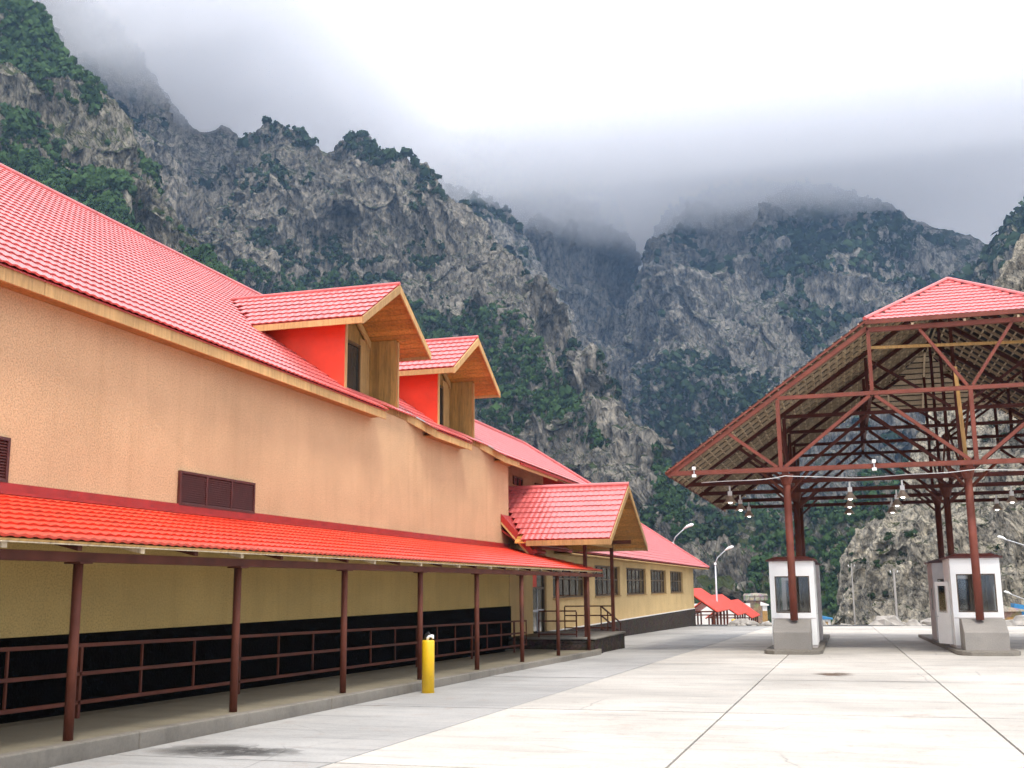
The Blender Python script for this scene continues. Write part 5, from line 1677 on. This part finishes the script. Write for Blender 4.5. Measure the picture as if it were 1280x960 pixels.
woods('woodland', 'dense green wood on the hillside below the gorge', Hm, 8000, M['leaf'], 1.35, 7, proto='fine',
      groves=[[(760, 560), (1240, 560), (1240, 800), (760, 800)]], bare=[[(960, 625), (1010, 640), (1030, 680), (985, 665)]], thr=-0.6, zmin=-0.5, window=(770, 1190, 560, 800))
woods('scrub', 'bushes clinging to the near tan cliff', Gm, 700, M['leaf_dark'], 0.6, 8, proto='fine', thr=0.22, nscale=22, zmin=0.05, crest=0.25, aspect=0.85)
# ------------------------------------------------------------------ air: haze in the valley, low cloud on the summits
m, t, b = mat_new('valley haze')
t.nodes.remove(b)
v_ = N(t, 'ShaderNodeVolumePrincipled')
v_.inputs['Color'].default_value = (0.40, 0.64, 1.0, 1)
v_.inputs['Density'].default_value = 0.00012
v_.inputs['Anisotropy'].default_value = 0.1
t.links.new(v_.outputs[0], t.nodes['Material Output'].inputs['Volume'])
HT = 432
hz = MB().box((-9020, -6020, -27.2), (9020, 12020, HT)).build('haze', m)
tag(hz, 'thin bluish haze filling the valley', 'haze', kind='stuff')

m, t, b = mat_new('low cloud')
t.nodes.remove(b)
v_ = N(t, 'ShaderNodeVolumePrincipled')
v_.inputs['Color'].default_value = (0.97, 0.975, 1.0, 1)
v_.inputs['Anisotropy'].default_value = 0.35
g = t.nodes.new('ShaderNodeNewGeometry')
sx_ = t.nodes.new('ShaderNodeSeparateXYZ')
t.links.new(g.outputs['Position'], sx_.inputs[0])
nn = N(t, 'ShaderNodeTexNoise', Scale=0.0038, Detail=5, Roughness=0.58, Distortion=0.4)
mp_ = t.nodes.new('ShaderNodeMapping')
mp_.inputs['Scale'].default_value = (1, 1, 1.6)
t.links.new(g.outputs['Position'], mp_.inputs['Vector'])
t.links.new(mp_.outputs[0], nn.inputs['Vector'])
# height above the ragged cloud base
ma = N(t, 'ShaderNodeMath', operation='MULTIPLY_ADD')
t.links.new(nn.outputs['Fac'], ma.inputs[0])
ma.inputs[1].default_value = 600.0
t.links.new(sx_.outputs['Z'], ma.inputs[2])
mr = N(t, 'ShaderNodeMapRange')
mr.inputs['From Min'].default_value = 655.0
mr.inputs['From Max'].default_value = 745.0
mr.inputs['To Min'].default_value = 0.0
mr.inputs['To Max'].default_value = 0.016
t.links.new(ma.outputs[0], mr.inputs['Value'])
# the bank thins out upwards
tp_ = N(t, 'ShaderNodeMapRange')
tp_.inputs['From Min'].default_value = 540.0
tp_.inputs['From Max'].default_value = 660.0
tp_.inputs['To Min'].default_value = 1.0
tp_.inputs['To Max'].default_value = 0.0
t.links.new(sx_.outputs['Z'], tp_.inputs['Value'])
ml = N(t, 'ShaderNodeMath', operation='MULTIPLY')
t.links.new(mr.outputs[0], ml.inputs[0])
t.links.new(tp_.outputs[0], ml.inputs[1])
t.links.new(ml.outputs[0], v_.inputs['Density'])
t.links.new(v_.outputs[0], t.nodes['Material Output'].inputs['Volume'])
for (a, b_, lab) in (((-1300, 700, HT + 1), (-402, 1500, 665), 'ragged white cloud drifting over the left mountain wall'),
                     ((-400, 1120, HT + 1), (1900, 2500, 665), 'low grey cloud bank lying on the cliffs beside the gorge')):
    tag(MB().box(a, b_).build('cloud', m), lab, 'cloud', kind='stuff')
